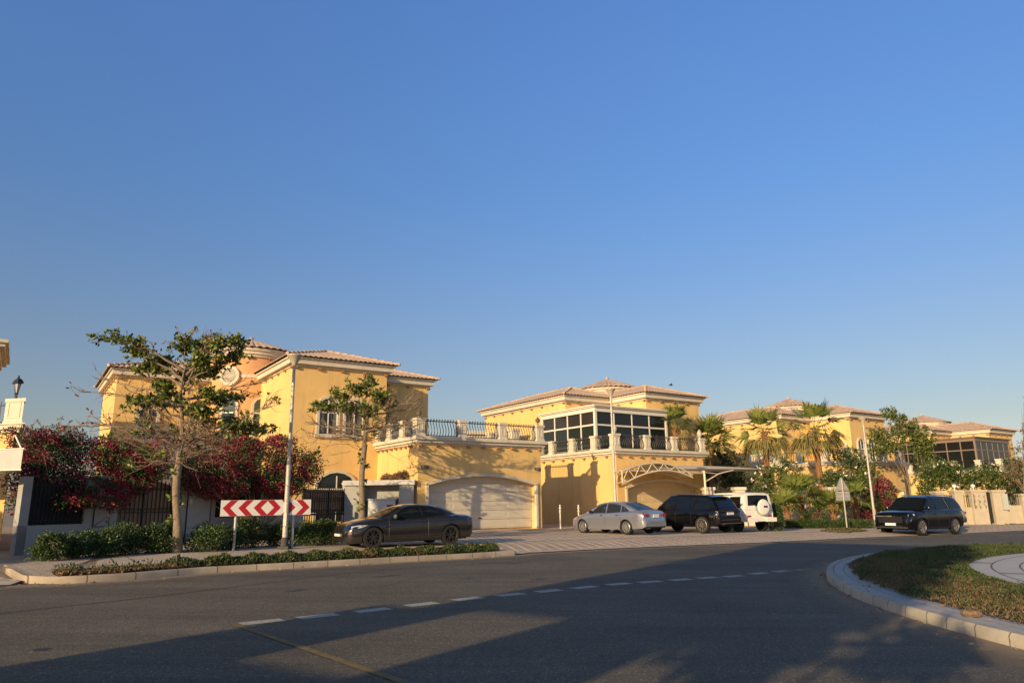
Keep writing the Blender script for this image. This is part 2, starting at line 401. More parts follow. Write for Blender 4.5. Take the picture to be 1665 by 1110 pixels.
t = (y1 - y0)[:2]; t /= np.linalg.norm(t); nn = np.array([-t[1], t[0]]) * 0.05
mb.add([(x, y, gz(x) + 0.006) for x, y in (y0[:2] - nn, y1[:2] - nn, y1[:2] + nn, y0[:2] + nn)], [(0, 1, 2, 3)])
tag(mb.build("yellow_line", mat("yellow_paint", (0.20, 0.145, 0.045), 0.8, var=0.4, vscale=12, dirt=((0.09, 0.08, 0.07), 9, 0.55))), kind='structure')
# drain cover just in front of the camera
dc = G(700, 1119)
mb = MB(); mb.cbox((dc[0], dc[1], gz(dc[0]) + 0.004), (0.6, 0.6, 0.012), 0, R_(20))
for i in range(6): mb.cbox((dc[0] + (i - 2.5) * 0.09, dc[1] + (i - 2.5) * 0.033, gz(dc[0]) + 0.013), (0.03, 0.5, 0.008), 0, R_(20))
tag(mb.build("drain_cover", mat("cast_iron", (0.10, 0.095, 0.085), 0.7, var=0.5, vscale=40, bump=0.8, bscale=50), loc=(dc[0], dc[1], gz(dc[0]))), "square cast iron drain cover set in the asphalt by the yellow line", "drain cover")

seam = [G(x, y) for x, y in ((-160, 1016), (0, 997), (140, 982), (240, 971), (400, 951.5), (560, 932), (700, 921), (900, 909), (1100, 899), (1300, 889))]
sm = resample(seam, .5); smr = np.random.default_rng(3)
sA = [np.array([p[0], p[1], 0]) for p in sm]; sB = offset(sm, .035)
sB = [b + np.array([0, smr.uniform(-.012, .02), 0]) for b in sB]
strip("road_seam", sA, sB, .003, .003, mat("tar_seam", (.028, .026, .024), .6))
mb = MB(); smr = np.random.default_rng(8)
for px, py, rx_, ry_ in ((945, 948, .55, .22), (1090, 912, .9, .12), (832, 915.5, .3, .1), (628, 936, .45, .1), (878, 941, .25, .12), (1035, 911, .35, .08), (70, 1055, .10, .1), (1205, 1000, .05, .1), (480, 960, .3, .08), (760, 940, .2, .06)):
    c = G(px, py); n_ = 18; a_ = R_(48)
    pts = []
    for i in range(n_):
        q = 2 * math.pi * i / n_; k_ = smr.uniform(.65, 1.15); u, v = rx_ * k_ * math.cos(q), ry_ * k_ * math.sin(q)
        x, y = c[0] + u * math.cos(a_) - v * math.sin(a_), c[1] + u * math.sin(a_) + v * math.cos(a_); pts.append((x, y, gz(x) + .0025))
    mb.add(pts, [tuple(range(n_))])
tag(mb.build("road_stains", mat("oil_stain", (.030, .028, .026), .65, var=.4, vscale=6)), kind='structure')
crk = np.random.default_rng(12); mb = MB()
for (x0_, y0_), (x1_, y1_) in (((820, 948), (980, 940)), ((1050, 905), (1240, 893)), ((610, 955), (700, 935))):
    a_, b_ = G(x0_, y0_), G(x1_, y1_); k_ = max(6, int(np.linalg.norm(b_ - a_) / .15)); t_ = (b_ - a_)[:2] / np.linalg.norm((b_ - a_)[:2]); off = 0; pl_ = []
    for i in range(k_ + 1):
        off += crk.normal() * .035; w_ = .004 + .006 * crk.random(); p_ = a_[:2] + (b_ - a_)[:2] * i / k_ + np.array([-t_[1], t_[0]]) * off
        pl_.append((p_ + np.array([-t_[1], t_[0]]) * w_, p_ - np.array([-t_[1], t_[0]]) * w_))
    for (p1, p2), (p3, p4) in zip(pl_[:-1], pl_[1:]): mb.add([(q[0], q[1], gz(q[0]) + .0035) for q in (p1, p2, p4, p3)], [(0, 1, 2, 3)])
tag(mb.build("road_cracks", mat("crack_dark", (.022, .02, .018), .9)), kind='structure')
def dust_strip(name, A, B, h, col, closed=False):
    m = bpy.data.materials.new(name + "_sand"); m.use_nodes = True; t = m.node_tree; N = t.nodes.new; Lk = t.links.new; b = t.nodes["Principled BSDF"]
    b.inputs["Base Color"].default_value = (*col, 1); b.inputs["Roughness"].default_value = .95
    at = N("ShaderNodeAttribute"); at.attribute_name = "spread"; tc = N("ShaderNodeTexCoord"); nz = N("ShaderNodeTexNoise"); nz.inputs["Scale"].default_value = 5; nz.inputs["Detail"].default_value = 12; nz.inputs["Roughness"].default_value = .8
    Lk(tc.outputs["Object"], nz.inputs["Vector"]); ad = N("ShaderNodeMath"); ad.operation = 'ADD'; Lk(at.outputs["Fac"], ad.inputs[0]); Lk(nz.outputs[0], ad.inputs[1])
    mr = N("ShaderNodeMapRange"); mr.inputs[1].default_value = .62; mr.inputs[2].default_value = 1.35; mr.inputs[4].default_value = .85; Lk(ad.outputs[0], mr.inputs[0])
    tr = N("ShaderNodeBsdfTransparent"); ms = N("ShaderNodeMixShader"); Lk(mr.outputs[0], ms.inputs[0]); Lk(tr.outputs[0], ms.inputs[1]); Lk(b.outputs[0], ms.inputs[2]); Lk(ms.outputs[0], t.nodes["Material Output"].inputs[0])
    o = strip(name, A, B, h, h, m); k = len(A); at_ = o.data.attributes.new("spread", 'FLOAT', 'POINT'); at_.data.foreach_set("value", [1.0] * k + [0.0] * k); return o
ea = resample(EW[2:], .5); dust_strip("gutter_dust", offset(ea, .02), offset(ea, -.9), .0045, (.30, .235, .165))
ra_ = [np.array([22.1 + 16.56 * math.cos(2 * math.pi * i / 160), 10.0 + 16.56 * math.sin(2 * math.pi * i / 160), 0]) for i in range(161)]
rb_ = [np.array([22.1 + 17.7 * math.cos(2 * math.pi * i / 160), 10.0 + 17.7 * math.sin(2 * math.pi * i / 160), 0]) for i in range(161)]
dust_strip("roundabout_gutter_dust", ra_, rb_, .005, (.28, .22, .15))

# ------------------------------------------------------------------ roundabout
RCN = np.array([22.1, 10.0]); RR = 16.55
def circ(r, z, n=220): return [(RCN[0] + r * math.cos(2 * math.pi * i / n), RCN[1] + r * math.sin(2 * math.pi * i / n), gz(RCN[0] + r * math.cos(2 * math.pi * i / n)) + z) for i in range(n)]
def ringmesh(name, specs, m, smooth=False, cap=False):
    mb = MB(); n = 220
    for r, z in specs: mb.v += circ(r, z, n)
    for j in range(len(specs) - 1):
        for i in range(n): mb.f.append((j * n + i, j * n + (i + 1) % n, (j + 1) * n + (i + 1) % n, (j + 1) * n + i)); mb.m.append(0)
    if cap: mb.f.append(tuple((len(specs) - 1) * n + i for i in range(n))); mb.m.append(0)
    return tag(mb.build(name, m, smooth=smooth), kind='structure')
def polar_mat(name, col, line, dr_, dth, lw=0.06, var=0.3, dirt=True, lines_r=True):
    m = bpy.data.materials.new(name); m.use_nodes = True; t = m.node_tree; b = t.nodes["Principled BSDF"]; N = t.nodes.new; Lk = t.links.new
    b.inputs["Roughness"].default_value = 0.85
    tc = N("ShaderNodeTexCoord"); mp = N("ShaderNodeMapping"); mp.inputs["Location"].default_value = (-RCN[0], -RCN[1], 0)
    Lk(tc.outputs["Object"], mp.inputs[0]); sp = N("ShaderNodeSeparateXYZ"); Lk(mp.outputs[0], sp.inputs[0])
    def M(op, a, b_=None):
        x = N("ShaderNodeMath"); x.operation = op
        for i, q in enumerate((a, b_)):
            if q is None: continue
            if isinstance(q, (int, float)): x.inputs[i].default_value = q
            else: Lk(q, x.inputs[i])
        return x.outputs[0]
    r = M('SQRT', M('ADD', M('MULTIPLY', sp.outputs[0], sp.outputs[0]), M('MULTIPLY', sp.outputs[1], sp.outputs[1])))
    th = M('ARCTAN2', sp.outputs[1], sp.outputs[0])
    rr = M('FRACT', M('DIVIDE', r, dr_)); tt = M('FRACT', M('ADD', M('DIVIDE', th, dth), M('MULTIPLY', M('FLOOR', M('DIVIDE', r, dr_)), 0.37)))
    l1 = M('LESS_THAN', rr, lw) ; l2 = M('LESS_THAN', tt, lw * 0.6)
    mask = M('MAXIMUM', l1, M('MULTIPLY', l2, 0.6)) if lines_r else l2
    nz = N("ShaderNodeTexNoise"); nz.inputs["Scale"].default_value = 1.3; nz.inputs["Detail"].default_value = 10; nz.inputs["Roughness"].default_value = .75
    Lk(tc.outputs["Object"], nz.inputs["Vector"])
    mr = N("ShaderNodeMapRange"); mr.inputs[1].default_value = .3; mr.inputs[2].default_value = .7; mr.inputs[3].default_value = 1 - var; mr.inputs[4].default_value = 1 + var * .4
    Lk(nz.outputs[0], mr.inputs[0])
    mx = N("ShaderNodeMix"); mx.data_type = 'RGBA'; Lk(mask, mx.inputs[0]); mx.inputs[6].default_value = (*col, 1); mx.inputs[7].default_value = (*line, 1)
    m2 = N("ShaderNodeMix"); m2.data_type = 'RGBA'; m2.blend_type = 'MULTIPLY'; m2.inputs[0].default_value = 1
    Lk(mx.outputs[2], m2.inputs[6]); Lk(mr.outputs[0], m2.inputs[7])
    last = m2.outputs[2]
    if dirt:
        n2 = N("ShaderNodeTexNoise"); n2.inputs["Scale"].default_value = 3.2; n2.inputs["Detail"].default_value = 12; n2.inputs["Roughness"].default_value = .8
        Lk(tc.outputs["Object"], n2.inputs["Vector"])
        r2 = N("ShaderNodeMapRange"); r2.inputs[1].default_value = .56; r2.inputs[2].default_value = .66; r2.inputs[4].default_value = .75; Lk(n2.outputs[0], r2.inputs[0])
        m3 = N("ShaderNodeMix"); m3.data_type = 'RGBA'; Lk(r2.outputs[0], m3.inputs[0]); Lk(last, m3.inputs[6]); m3.inputs[7].default_value = (col[0] * .4, col[1] * .37, col[2] * .33, 1); last = m3.outputs[2]
    Lk(last, b.inputs["Base Color"])
    return m
ringmesh("roundabout_kerb", [(RR, -0.03), (RR - 0.005, 0.11), (RR - 0.03, 0.15), (RR - 0.15, 0.15), (RR - 0.15, 0.05)],
         polar_mat("roundabout_kerb_concrete", (0.46, 0.41, 0.32), (0.10, 0.09, 0.07), 50, 0.034, 0.05, .35, True, False), smooth=True)
ringmesh("roundabout_paver_ring", [(RR - 0.15, 0.142), (RR - 0.75, 0.142)], polar_mat("ring_pavers", (0.42, 0.41, 0.39), (0.13, 0.12, 0.11), 0.21, 0.0125, 0.07, .2, False))
SOIL = mat("brown_soil", (0.085, 0.055, 0.03), 0.95, var=0.4, vscale=5)
ringmesh("roundabout_soil", [(RR - 0.66, 0.15), (13.6, 0.15)], SOIL)
ringmesh("roundabout_paved_centre", [(13.75, 0.165), (0.05, 0.19)], polar_mat("centre_pavers", (0.46, 0.44, 0.40), (0.12, 0.11, 0.10), 0.55, 0.6, 0.08, .12, False), cap=True)

# ------------------------------------------------------------------ low planting
LEAF_G = mat("ground_cover_leaf", (0.05, 0.09, 0.02), 0.6, island=[(0.022, 0.042, 0.010), (0.04, 0.07, 0.015), (0.065, 0.095, 0.022), (0.10, 0.10, 0.03)], trans=0.12)
LEAF_D = mat("dry_ground_cover", (0.16, 0.09, 0.04), 0.8, island=[(0.11, 0.06, 0.03), (0.17, 0.11, 0.05), (0.22, 0.15, 0.08), (0.08, 0.07, 0.03)], trans=0.1)
def vnoise(x, y, s, seed=0):
    """cheap smooth noise"""
    r = np.random.default_rng(seed); g = r.random((64, 64))
    X, Y = np.asarray(x) / s % 63, np.asarray(y) / s % 63
    i, j = X.astype(int), Y.astype(int); fx, fy = X - i, Y - j
    fx = fx * fx * (3 - 2 * fx); fy = fy * fy * (3 - 2 * fy); i1, j1 = (i + 1) % 64, (j + 1) % 64
    return (g[i, j] * (1 - fx) + g[i1, j] * fx) * (1 - fy) + (g[i, j1] * (1 - fx) + g[i1, j1] * fx) * fy
def ground_cover(name, P, dry, label, L=0.06, W=0.022, up=0.8, kind='stuff'):
    n = len(P); A = rng.normal(size=(n, 3)) * 0.7; A[:, 2] = np.abs(A[:, 2]) * 0.6 + up
    o = leafmesh(name, P, A, L * rng.uniform(.6, 1.4, n), W * rng.uniform(.7, 1.3, n), [LEAF_G, LEAF_D], mi=dry)
    return tag(o, label, "ground cover", kind=kind)
n = 230000
th = rng.uniform(R_(95), R_(262), n); rad = np.sqrt(rng.uniform(13.65 ** 2, 16.05 ** 2, n))
rad += (vnoise(th * 30, th * 0 + 3, 0.7, 5) - 0.5) * 0.22 * np.where(rad > 15.6, 1, 0)
X, Y = RCN[0] + rad * np.cos(th), RCN[1] + rad * np.sin(th)
h = 0.05 + 0.10 * vnoise(X, Y, 0.45, 1) + 0.04 * vnoise(X, Y, 0.13, 2)
edge = np.clip(np.minimum(rad - 13.6, 16.12 - rad) / 0.25, 0.15, 1)
d1 = vnoise(X + 30, Y + 30, 1.4, 3) * 0.6 + vnoise(X, Y, 0.35, 4) * 0.4
midb = np.exp(-((rad - 15.3) / 0.9) ** 2) * np.clip((X < 9.5) * 1.0, 0, 1)
dry = ((d1 + 0.34 * midb) > 0.60) & (rng.random(n) < .85)
h = h * edge * np.where(dry, 0.6, 1)
Z = SL * X + 0.15 + h * rng.uniform(0.35, 1, n)
keep = (h > 0.02) & (rng.random(n) < np.where(dry, 0.6, 1.0))
P = np.stack([X, Y, Z], 1)[keep]
ground_cover("grass", P, dry[keep].astype(int), "patchy green and brown ground cover on the roundabout", 0.045, 0.014)

# strip of ground cover behind the kerb
kerbS = resample(EW[3:iK1 + 1], 0.04)
kerbS = kerbS[: int(len(kerbS) * 0.965)]
def strip_cover(A, B, dens, f_dry, hmax, wmin, wmax, seed):
    PP, DD = [], []
    pts = kerbS; k = len(pts); r = np.random.default_rng(seed)
    m_ = int(dens * k)
    ii = r.integers(1, k - 1, m_); 
    for i in ii:
        s_ = i / k
        if not (A <= s_ <= B): continue
        t = pts[i + 1] - pts[i - 1]; t = t[:2] / np.linalg.norm(t[:2])
        wd = wmin + (wmax - wmin) * r.random() ** 1.0
        dryp = f_dry(s_, wd)
        isd = r.random() < dryp
        lim = 0.75 + 0.25 * math.sin(s_ * 90) + 0.15 * math.sin(s_ * 231)
        hh = hmax * (1 - ((wd - (wmin + wmax) / 2) / ((wmax - wmin) / 2)) ** 2) ** 0.5 * lim if wmax > wmin else hmax
        hh = max(0.01, hh) * (0.25 if isd and s_ < .3 else 1)
        x, y = pts[i][0] - t[1] * wd, pts[i][1] + t[0] * wd
        PP.append((x, y, gz(x) + KH + hh * r.random() ** 0.5)); DD.append(int(isd))
    return np.array(PP), np.array(DD)
def fdry(s_, w_):
    return 0.95 if s_ < .2 else (0.95 - (s_ - .2) * 9 if s_ < .3 else (0.75 if .60 < s_ < .635 or .735 < s_ < .75 else 0.06))
P, Dr = strip_cover(0.0, 1.0, 125, fdry, 0.20, 0.17, 0.92, 11)
ground_cover("grass", P, Dr, "green ground cover strip along the kerb with a dead brown end", 0.07, 0.032, 0.6)
kk_ = kerbS; sA, sB = offset(kk_, 0.165), offset(kk_, 0.82)
strip("verge_soil", sA, sB, KH + 0.004, KH + 0.004, SOIL)

# ------------------------------------------------------------------ villas
def corr_roof(mb, sides, per=0.30, amp=0.055, eave_t=0.03):
    """sides: list of (origin, along, inward, length, runfn, pitch)"""
    for o, al, inw, L, run, pitch in sides:
        nper = max(1, round(L / per)); sub = 6; n = nper * sub
        vs = []; fs = []
        for i in range(n + 1):
            a = L * i / n; b = max(run(a), 0.001)
            cw = abs(math.sin(math.pi * i / sub)) * amp
            px, py = o[0] + al[0] * a, o[1] + al[1] * a
            vs += [(px, py, o[2] + cw - eave_t), (px, py, o[2] + cw), (px + inw[0] * b, py + inw[1] * b, o[2] + b * pitch + cw)]
        for i in range(n):
            for j in range(2): fs.append((i * 3 + j, (i + 1) * 3 + j, (i + 1) * 3 + j + 1, i * 3 + j + 1))
        mb.add(vs, fs)
def hip_roof(root, x0, x1, y0, y1, z, pitch=0.30, name="roof"):
    W_, D_ = x1 - x0, y1 - y0; hw = min(W_, D_) / 2
    f = lambda L: (lambda a: min(a, L - a, hw))
    mb = MB()
    corr_roof(mb, [((x0, y0, z), (1, 0), (0, 1), W_, f(W_), pitch), ((x1, y1, z), (-1, 0), (0, -1), W_, f(W_), pitch),
                   ((x0, y1, z), (0, -1), (1, 0), D_, f(D_), pitch), ((x1, y0, z), (0, 1), (-1, 0), D_, f(D_), pitch)])
    zt = z + hw * pitch
    if W_ > D_: ra, rb = (x0 + hw, (y0 + y1) / 2, zt), (x1 - hw, (y0 + y1) / 2, zt)
    else: ra, rb = ((x0 + x1) / 2, y0 + hw, zt), ((x0 + x1) / 2, y1 - hw, zt)
    cs = [(x0, y0, z), (x1, y0, z), (x1, y1, z), (x0, y1, z)]
    def cap(a, b):
        k = max(2, int((Vector(b) - Vector(a)).length / 0.45))
        for i in range(k):
            p, q = Vector(a).lerp(Vector(b), i / k), Vector(a).lerp(Vector(b), (i + 1.12) / k)
            mb.tube([p + Vector((0, 0, .05)), q + Vector((0, 0, .03))], [0.10, 0.075], 6)
    ends = (ra, rb, rb, ra) if W_ > D_ else (ra, ra, rb, rb)
    for c, e in zip(cs, ends): cap(c, e)
    if (Vector(ra) - Vector(rb)).length > 0.3: cap(ra, rb)
    g = mb.build(name, TILE, root, smooth=True)
    # dark board under the tiles, coloured as the shade in their open ends
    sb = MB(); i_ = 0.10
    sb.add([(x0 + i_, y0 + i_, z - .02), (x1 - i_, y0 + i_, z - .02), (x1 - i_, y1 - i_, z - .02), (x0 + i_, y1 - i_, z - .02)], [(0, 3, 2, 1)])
    sb.build("tile_shade_board", DARKGAP, g)
    return g
def eaves(root, x0, x1, y0, y1, z, corbels=(1, 1, 1, 1), step=1.35, name="cornice"):
    mb = MB()
    for a, b, e in ((0.0, 0.12, 0.08), (0.122, 0.40, 0.30), (0.402, 0.50, 0.40)):
        mb.box(x0 - e, x1 + e, y0 - e, y1 + e, z + a, z + b)
    cb = mb; s_ = 0.09
    def row(a0, a1, fn):
        k = max(1, round((a1 - a0 - .2) / step))
        for i in range(k + 1): fn(a0 + 0.1 + (a1 - a0 - 0.2) * i / k)
    if corbels[0]: row(x0, x1, lambda a: cb.box(a - s_, a + s_, y0 - 0.16, y0 + 0.02, z - 0.12, z - 0.003, 1))
    if corbels[1]: row(x0, x1, lambda a: cb.box(a - s_, a + s_, y1 - 0.02, y1 + 0.16, z - 0.12, z - 0.003, 1))
    if corbels[2]: row(y0, y1, lambda a: cb.box(x0 - 0.16, x0 + 0.02, a - s_, a + s_, z - 0.12, z - 0.003, 1))
    if corbels[3]: row(y0, y1, lambda a: cb.box(x1 - 0.02, x1 + 0.16, a - s_, a + s_, z - 0.12, z - 0.003, 1))
    return mb.build(name, [WHITE, CORBEL], root)
def block(root, x0, x1, y0, y1, z1, pitch=0.32, m=STUCCO, corb=(1, 0, 1, 1)):
    mb = MB(); mb.box(x0, x1, y0, y1, -1.2, z1); wl = mb.build("wall", m, root)
    eaves(root, x0, x1, y0, y1, z1, corb)
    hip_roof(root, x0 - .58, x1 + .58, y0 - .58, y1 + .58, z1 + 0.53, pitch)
    return wl
def turret(root, cx, cy, r, z1, apex, win_ang=None, bands=True, low_ang=None):
    mb = MB(); mb.lathe([(r, -1), (r, z1)], (cx, cy, 0), 48); mb.build("turret_wall", STUCCO2, root, smooth=True)
    mb = MB(); mb.lathe([(r, 0), (r + .12, 0), (r + .12, .13), (r + .24, .16), (r + .24, .32), (r + .36, .36), (r + .40, .52), (r, .52)], (cx, cy, z1), 64)
    if bands: mb.lathe([(r, 0), (r + .06, 0), (r + .06, .2), (r, .2)], (cx, cy, z1 - 1.35), 48)
    cb = mb
    for i in range(14):
        a = 2 * math.pi * i / 14; cb.cbox((cx + (r + .06) * math.cos(a), cy + (r + .06) * math.sin(a), z1 - .06), (.2, .2, .12), 1, a)
    mb.build("turret_cornice", [WHITE, CORBEL], root, smooth=30)
    # conical tiled roof with tapering ribs
    mb = MB(); nr = 44; sub = 4; R0 = r + 0.55; n = nr * sub; z0 = z1 + 0.56
    for k, (rf) in enumerate((1.0, 1.0, 0.45, 0.04)):
        for i in range(n):
            a = 2 * math.pi * i / n; cw = abs(math.sin(math.pi * i / sub)) * 0.075 * min(1, rf * 1.6)
            mb.v.append((cx + R0 * rf * math.cos(a), cy + R0 * rf * math.sin(a), z0 + (apex - z0) * (1 - rf) + cw - (0.03 if k == 0 else 0)))
    for k in range(3):
        for i in range(n): mb.f.append((k * n + i, k * n + (i + 1) % n, (k + 1) * n + (i + 1) % n, (k + 1) * n + i)); mb.m.append(0)
    mb.lathe([(0.16, -.05), (0.14, .06), (0.05, .16)], (cx, cy, apex), 8)
    t = mb.build("turret_roof", TILE, root, smooth=True)
    mb = MB(); mb.lathe([(R0 - .12, 0), (R0 - .12, .01)], (cx, cy, z0 - .03), 48); mb.build("tile_shade_board", DARKGAP, t)  # dark disc painting the shade below the cone's tile ends
    if win_ang is not None:                     # round lattice window
        ca, sa = math.cos(win_ang), math.sin(win_ang)
        def P(u, v, w): # u tangential, v up, w outwards
            return (cx + ca * w - sa * u, cy + sa * w + ca * u, z1 - 1.25 + v)
        fr = MB(); N = 28
        for ra, rb, w0, w1 in ((0.62, 0.46, r - .12, r + .14),):
            for i in range(N):
                a0, a1 = 2 * math.pi * i / N, 2 * math.pi * (i + 1) / N
                q = [P(ra * math.cos(a0), ra * math.sin(a0), w0), P(ra * math.cos(a1), ra * math.sin(a1), w0), P(ra * math.cos(a1), ra * math.sin(a1), w1), P(ra * math.cos(a0), ra * math.sin(a0), w1),
                     P(rb * math.cos(a0), rb * math.sin(a0), w0), P(rb * math.cos(a1), rb * math.sin(a1), w0), P(rb * math.cos(a1), rb * math.sin(a1), w1), P(rb * math.cos(a0), rb * math.sin(a0), w1)]
                fr.add(q, [(0, 1, 2, 3), (7, 6, 5, 4), (3, 2, 6, 7)])
        wn = fr.build("round_window", WHITE, root, smooth=True)
        la = MB()
        for i in range(-6, 7):
            d = i * 0.075; hl = math.sqrt(max(0, .46 ** 2 - d * d))
            for s in (1, -1):
                a_, b_ = (d - hl * .0, 0), None
                p = [((d + q) * .7071, (d * -1 + q) * .7071 * s) for q in (-hl, hl)]
                la.tube([P(p[0][0], p[0][1], r + .07), P(p[1][0], p[1][1], r + .07)], 0.016, 4)
        la.build("lattice", WPAINT, wn)
        gl = MB(); gl.add([P(.47 * math.cos(2 * math.pi * i / 24), .47 * math.sin(2 * math.pi * i / 24), r + .03) for i in range(24)], [tuple(range(24))])
        gl.build("pane", mat("lattice_backing", (.45, .36, .25), .9), wn)  # plain tan disc behind the lattice
def balustrade(root, pts, zb, piers, rail_h=0.84, pier_h=0.96, nb=12, lod=0, lamps=()):
    """pts: list of pier positions (x,y); railing between consecutive piers"""
    for i, (x, y) in enumerate(pts):
        mb = MB(); s_ = 0.24
        mb.box(x - s_, x + s_, y - s_, y + s_, zb, zb + pier_h - .14)
        mb.box(x - s_ - .04, x + s_ + .04, y - s_ - .04, y + s_ + .04, zb, zb + .12)
        mb.box(x - s_ - .05, x + s_ + .05, y - s_ - .05, y + s_ + .05, zb + pier_h - .14, zb + pier_h)
        for dx, dy in ((0, -1), (-1, 0)):       # raised panel frame
            for a, b, c, d in ((-.15, -.11, .2, .72), (.11, .15, .2, .72), (-.15, .15, .2, .24), (-.15, .15, .68, .72)):
                if dx == 0: mb.box(x + a, x + b, y - s_ - .018, y - s_ + .001, zb + c, zb + d)
                else: mb.box(x - s_ - .018, x - s_ + .001, y + a, y + b, zb + c, zb + d)
        mb.build("pier", WHITE, root)
    for (x0, y0), (x1, y1) in zip(pts[:-1], pts[1:]):
        L = math.hypot(x1 - x0, y1 - y0); ux, uy = (x1 - x0) / L, (y1 - y0) / L; nx, ny = uy, -ux
        mb = MB(); a0, a1 = 0.26, L - 0.26
        def Q(a, o, z): return (x0 + ux * a + nx * o, y0 + uy * a + ny * o, zb + z)
        mb.tube([Q(a0, 0, rail_h), Q(a1, 0, rail_h)], .028, 5); mb.tube([Q(a0, 0, .08), Q(a1, 0, .08)], .022, 5)
        k = max(3, round(nb * (L / 2.6)))
        for j in range(k):
            a = a0 + (a1 - a0) * (j + .5) / k
            prof = [(0, .0), (.10, .10), (.17, .26), (.13, .45), (.03, .66), (-.03, rail_h), (.03, rail_h + .11), (.11, rail_h + .07), (.12, rail_h - .02)]
            if lod: prof = prof[::2]
            mb.tube([Q(a, o, z) for o, z in prof], .023, 4)
        mb.build("railing", IRON, root)
    for x, y, kind in lamps:
        mb = MB(); z = zb + pier_h
        if kind == 'urn':
            mb.lathe([(.10, 0), (.05, .06), (.04, .14), (.13, .20), (.14, .28), (.17, .32), (.10, .36), (.03, .50)], (x, y, z), 10)
            mb.build("pier_lamp", mat("bronze", (.20, .15, .10), .5, .3), root, smooth=True)
        elif kind == 'pine':
            mb.lathe([(.12, 0), (.06, .06), (.15, .18), (.19, .32), (.14, .48), (.05, .60), (.01, .64)], (x, y, z), 10)
            mb.build("stone_finial", mat("finial_stone", (.48, .44, .36), .8), root, smooth=True)
        else:
            mb.tube([(x, y, z), (x, y, z + .14)], .04, 8); mb.lathe([(.02, -.13), (.11, -.09), (.15, 0), (.11, .1), (.02, .15)], (x, y, z + .27), 12)
            mb.build("globe_lamp", mat("opal_globe", (.72, .66, .60), .35), root, smooth=True)
def arch_window(root, cx, y, z0, w, h, rise, m=GLASS, face='front', x=None, surround=True, mull=1, transom=None, name="window"):
    """window on a front wall (plane y) or a left wall (plane x); cx = centre along the wall"""
    def T(u, v, o):
        return (cx + u, y - o, z0 + v) if face == 'front' else (x - o, cx + u, z0 + v)
    def outline(wd, hb, rs, base=0):
        pts = [(-wd / 2, base), (wd / 2, base)]
        for i in range(9):
            a = math.pi * i / 8; pts.append((wd / 2 * math.cos(a), hb + rs * math.sin(a)))
        return pts
    inner, outer = outline(w, h, rise), outline(w + .3, h, rise + .15)
    fr = MB(); n = len(inner)
    vs = [T(u, v, .0) for u, v in outer] + [T(u, v, .11) for u, v in outer] + [T(u, v, .11) for u, v in inner] + [T(u, v, .0) for u, v in inner]
    fs = []
    for i in range(1, n):
        j = (i + 1) % n
        for a, b in ((0, n), (n, 2 * n), (2 * n, 3 * n)): fs.append((a + i, a + j, b + j, b + i))
    fr.add(vs, fs)
    if surround:
        fr.prism([(-w / 2 - .28, -.02), (w / 2 + .28, -.02), (w / 2 + .22, -.22), (-w / 2 - .22, -.22)], T, .16, -.01)
    wn = fr.build(name, WHITE, root)
    gl = MB(); gl.add([T(u, v, .03) for u, v in inner], [tuple(range(n))]); gl.build("pane", m, wn)
    if z0 > 3:
        cu = MB()
        for sd in (-1, 1): cu.add([T(sd * w / 2 * .96, .05, .034), T(sd * w * .22, .05, .034), T(sd * w * .30, h * .9, .034), T(sd * w / 2 * .96, h * .98, .034)], [(0, 1, 2, 3)])
        cu.build("curtain_or_dim_box", mat("net_curtain", (.14, .14, .125), .25, var=.4, vscale=7), wn)
    fm = MB()
    for i in range(mull):
        u = -w / 2 + w * (i + 1) / (mull + 1); fm.prism([(u - .03, 0), (u + .03, 0), (u + .03, h + rise * .8), (u - .03, h + rise * .8)], T, .06, .02)
    tr = transom if transom is not None else h * .62
    fm.prism([(-w / 2, tr - .03), (w / 2, tr - .03), (w / 2, tr + .03), (-w / 2, tr + .03)], T, .062, .018)
    for s in (-1, 1): fm.prism([(s * w / 2 - .04, 0), (s * w / 2 + .04, 0), (s * w / 2 + .04, h), (s * w / 2 - .04, h)], T, .058, .016)
    fm.build("frame", WPAINT, wn)
    return wn
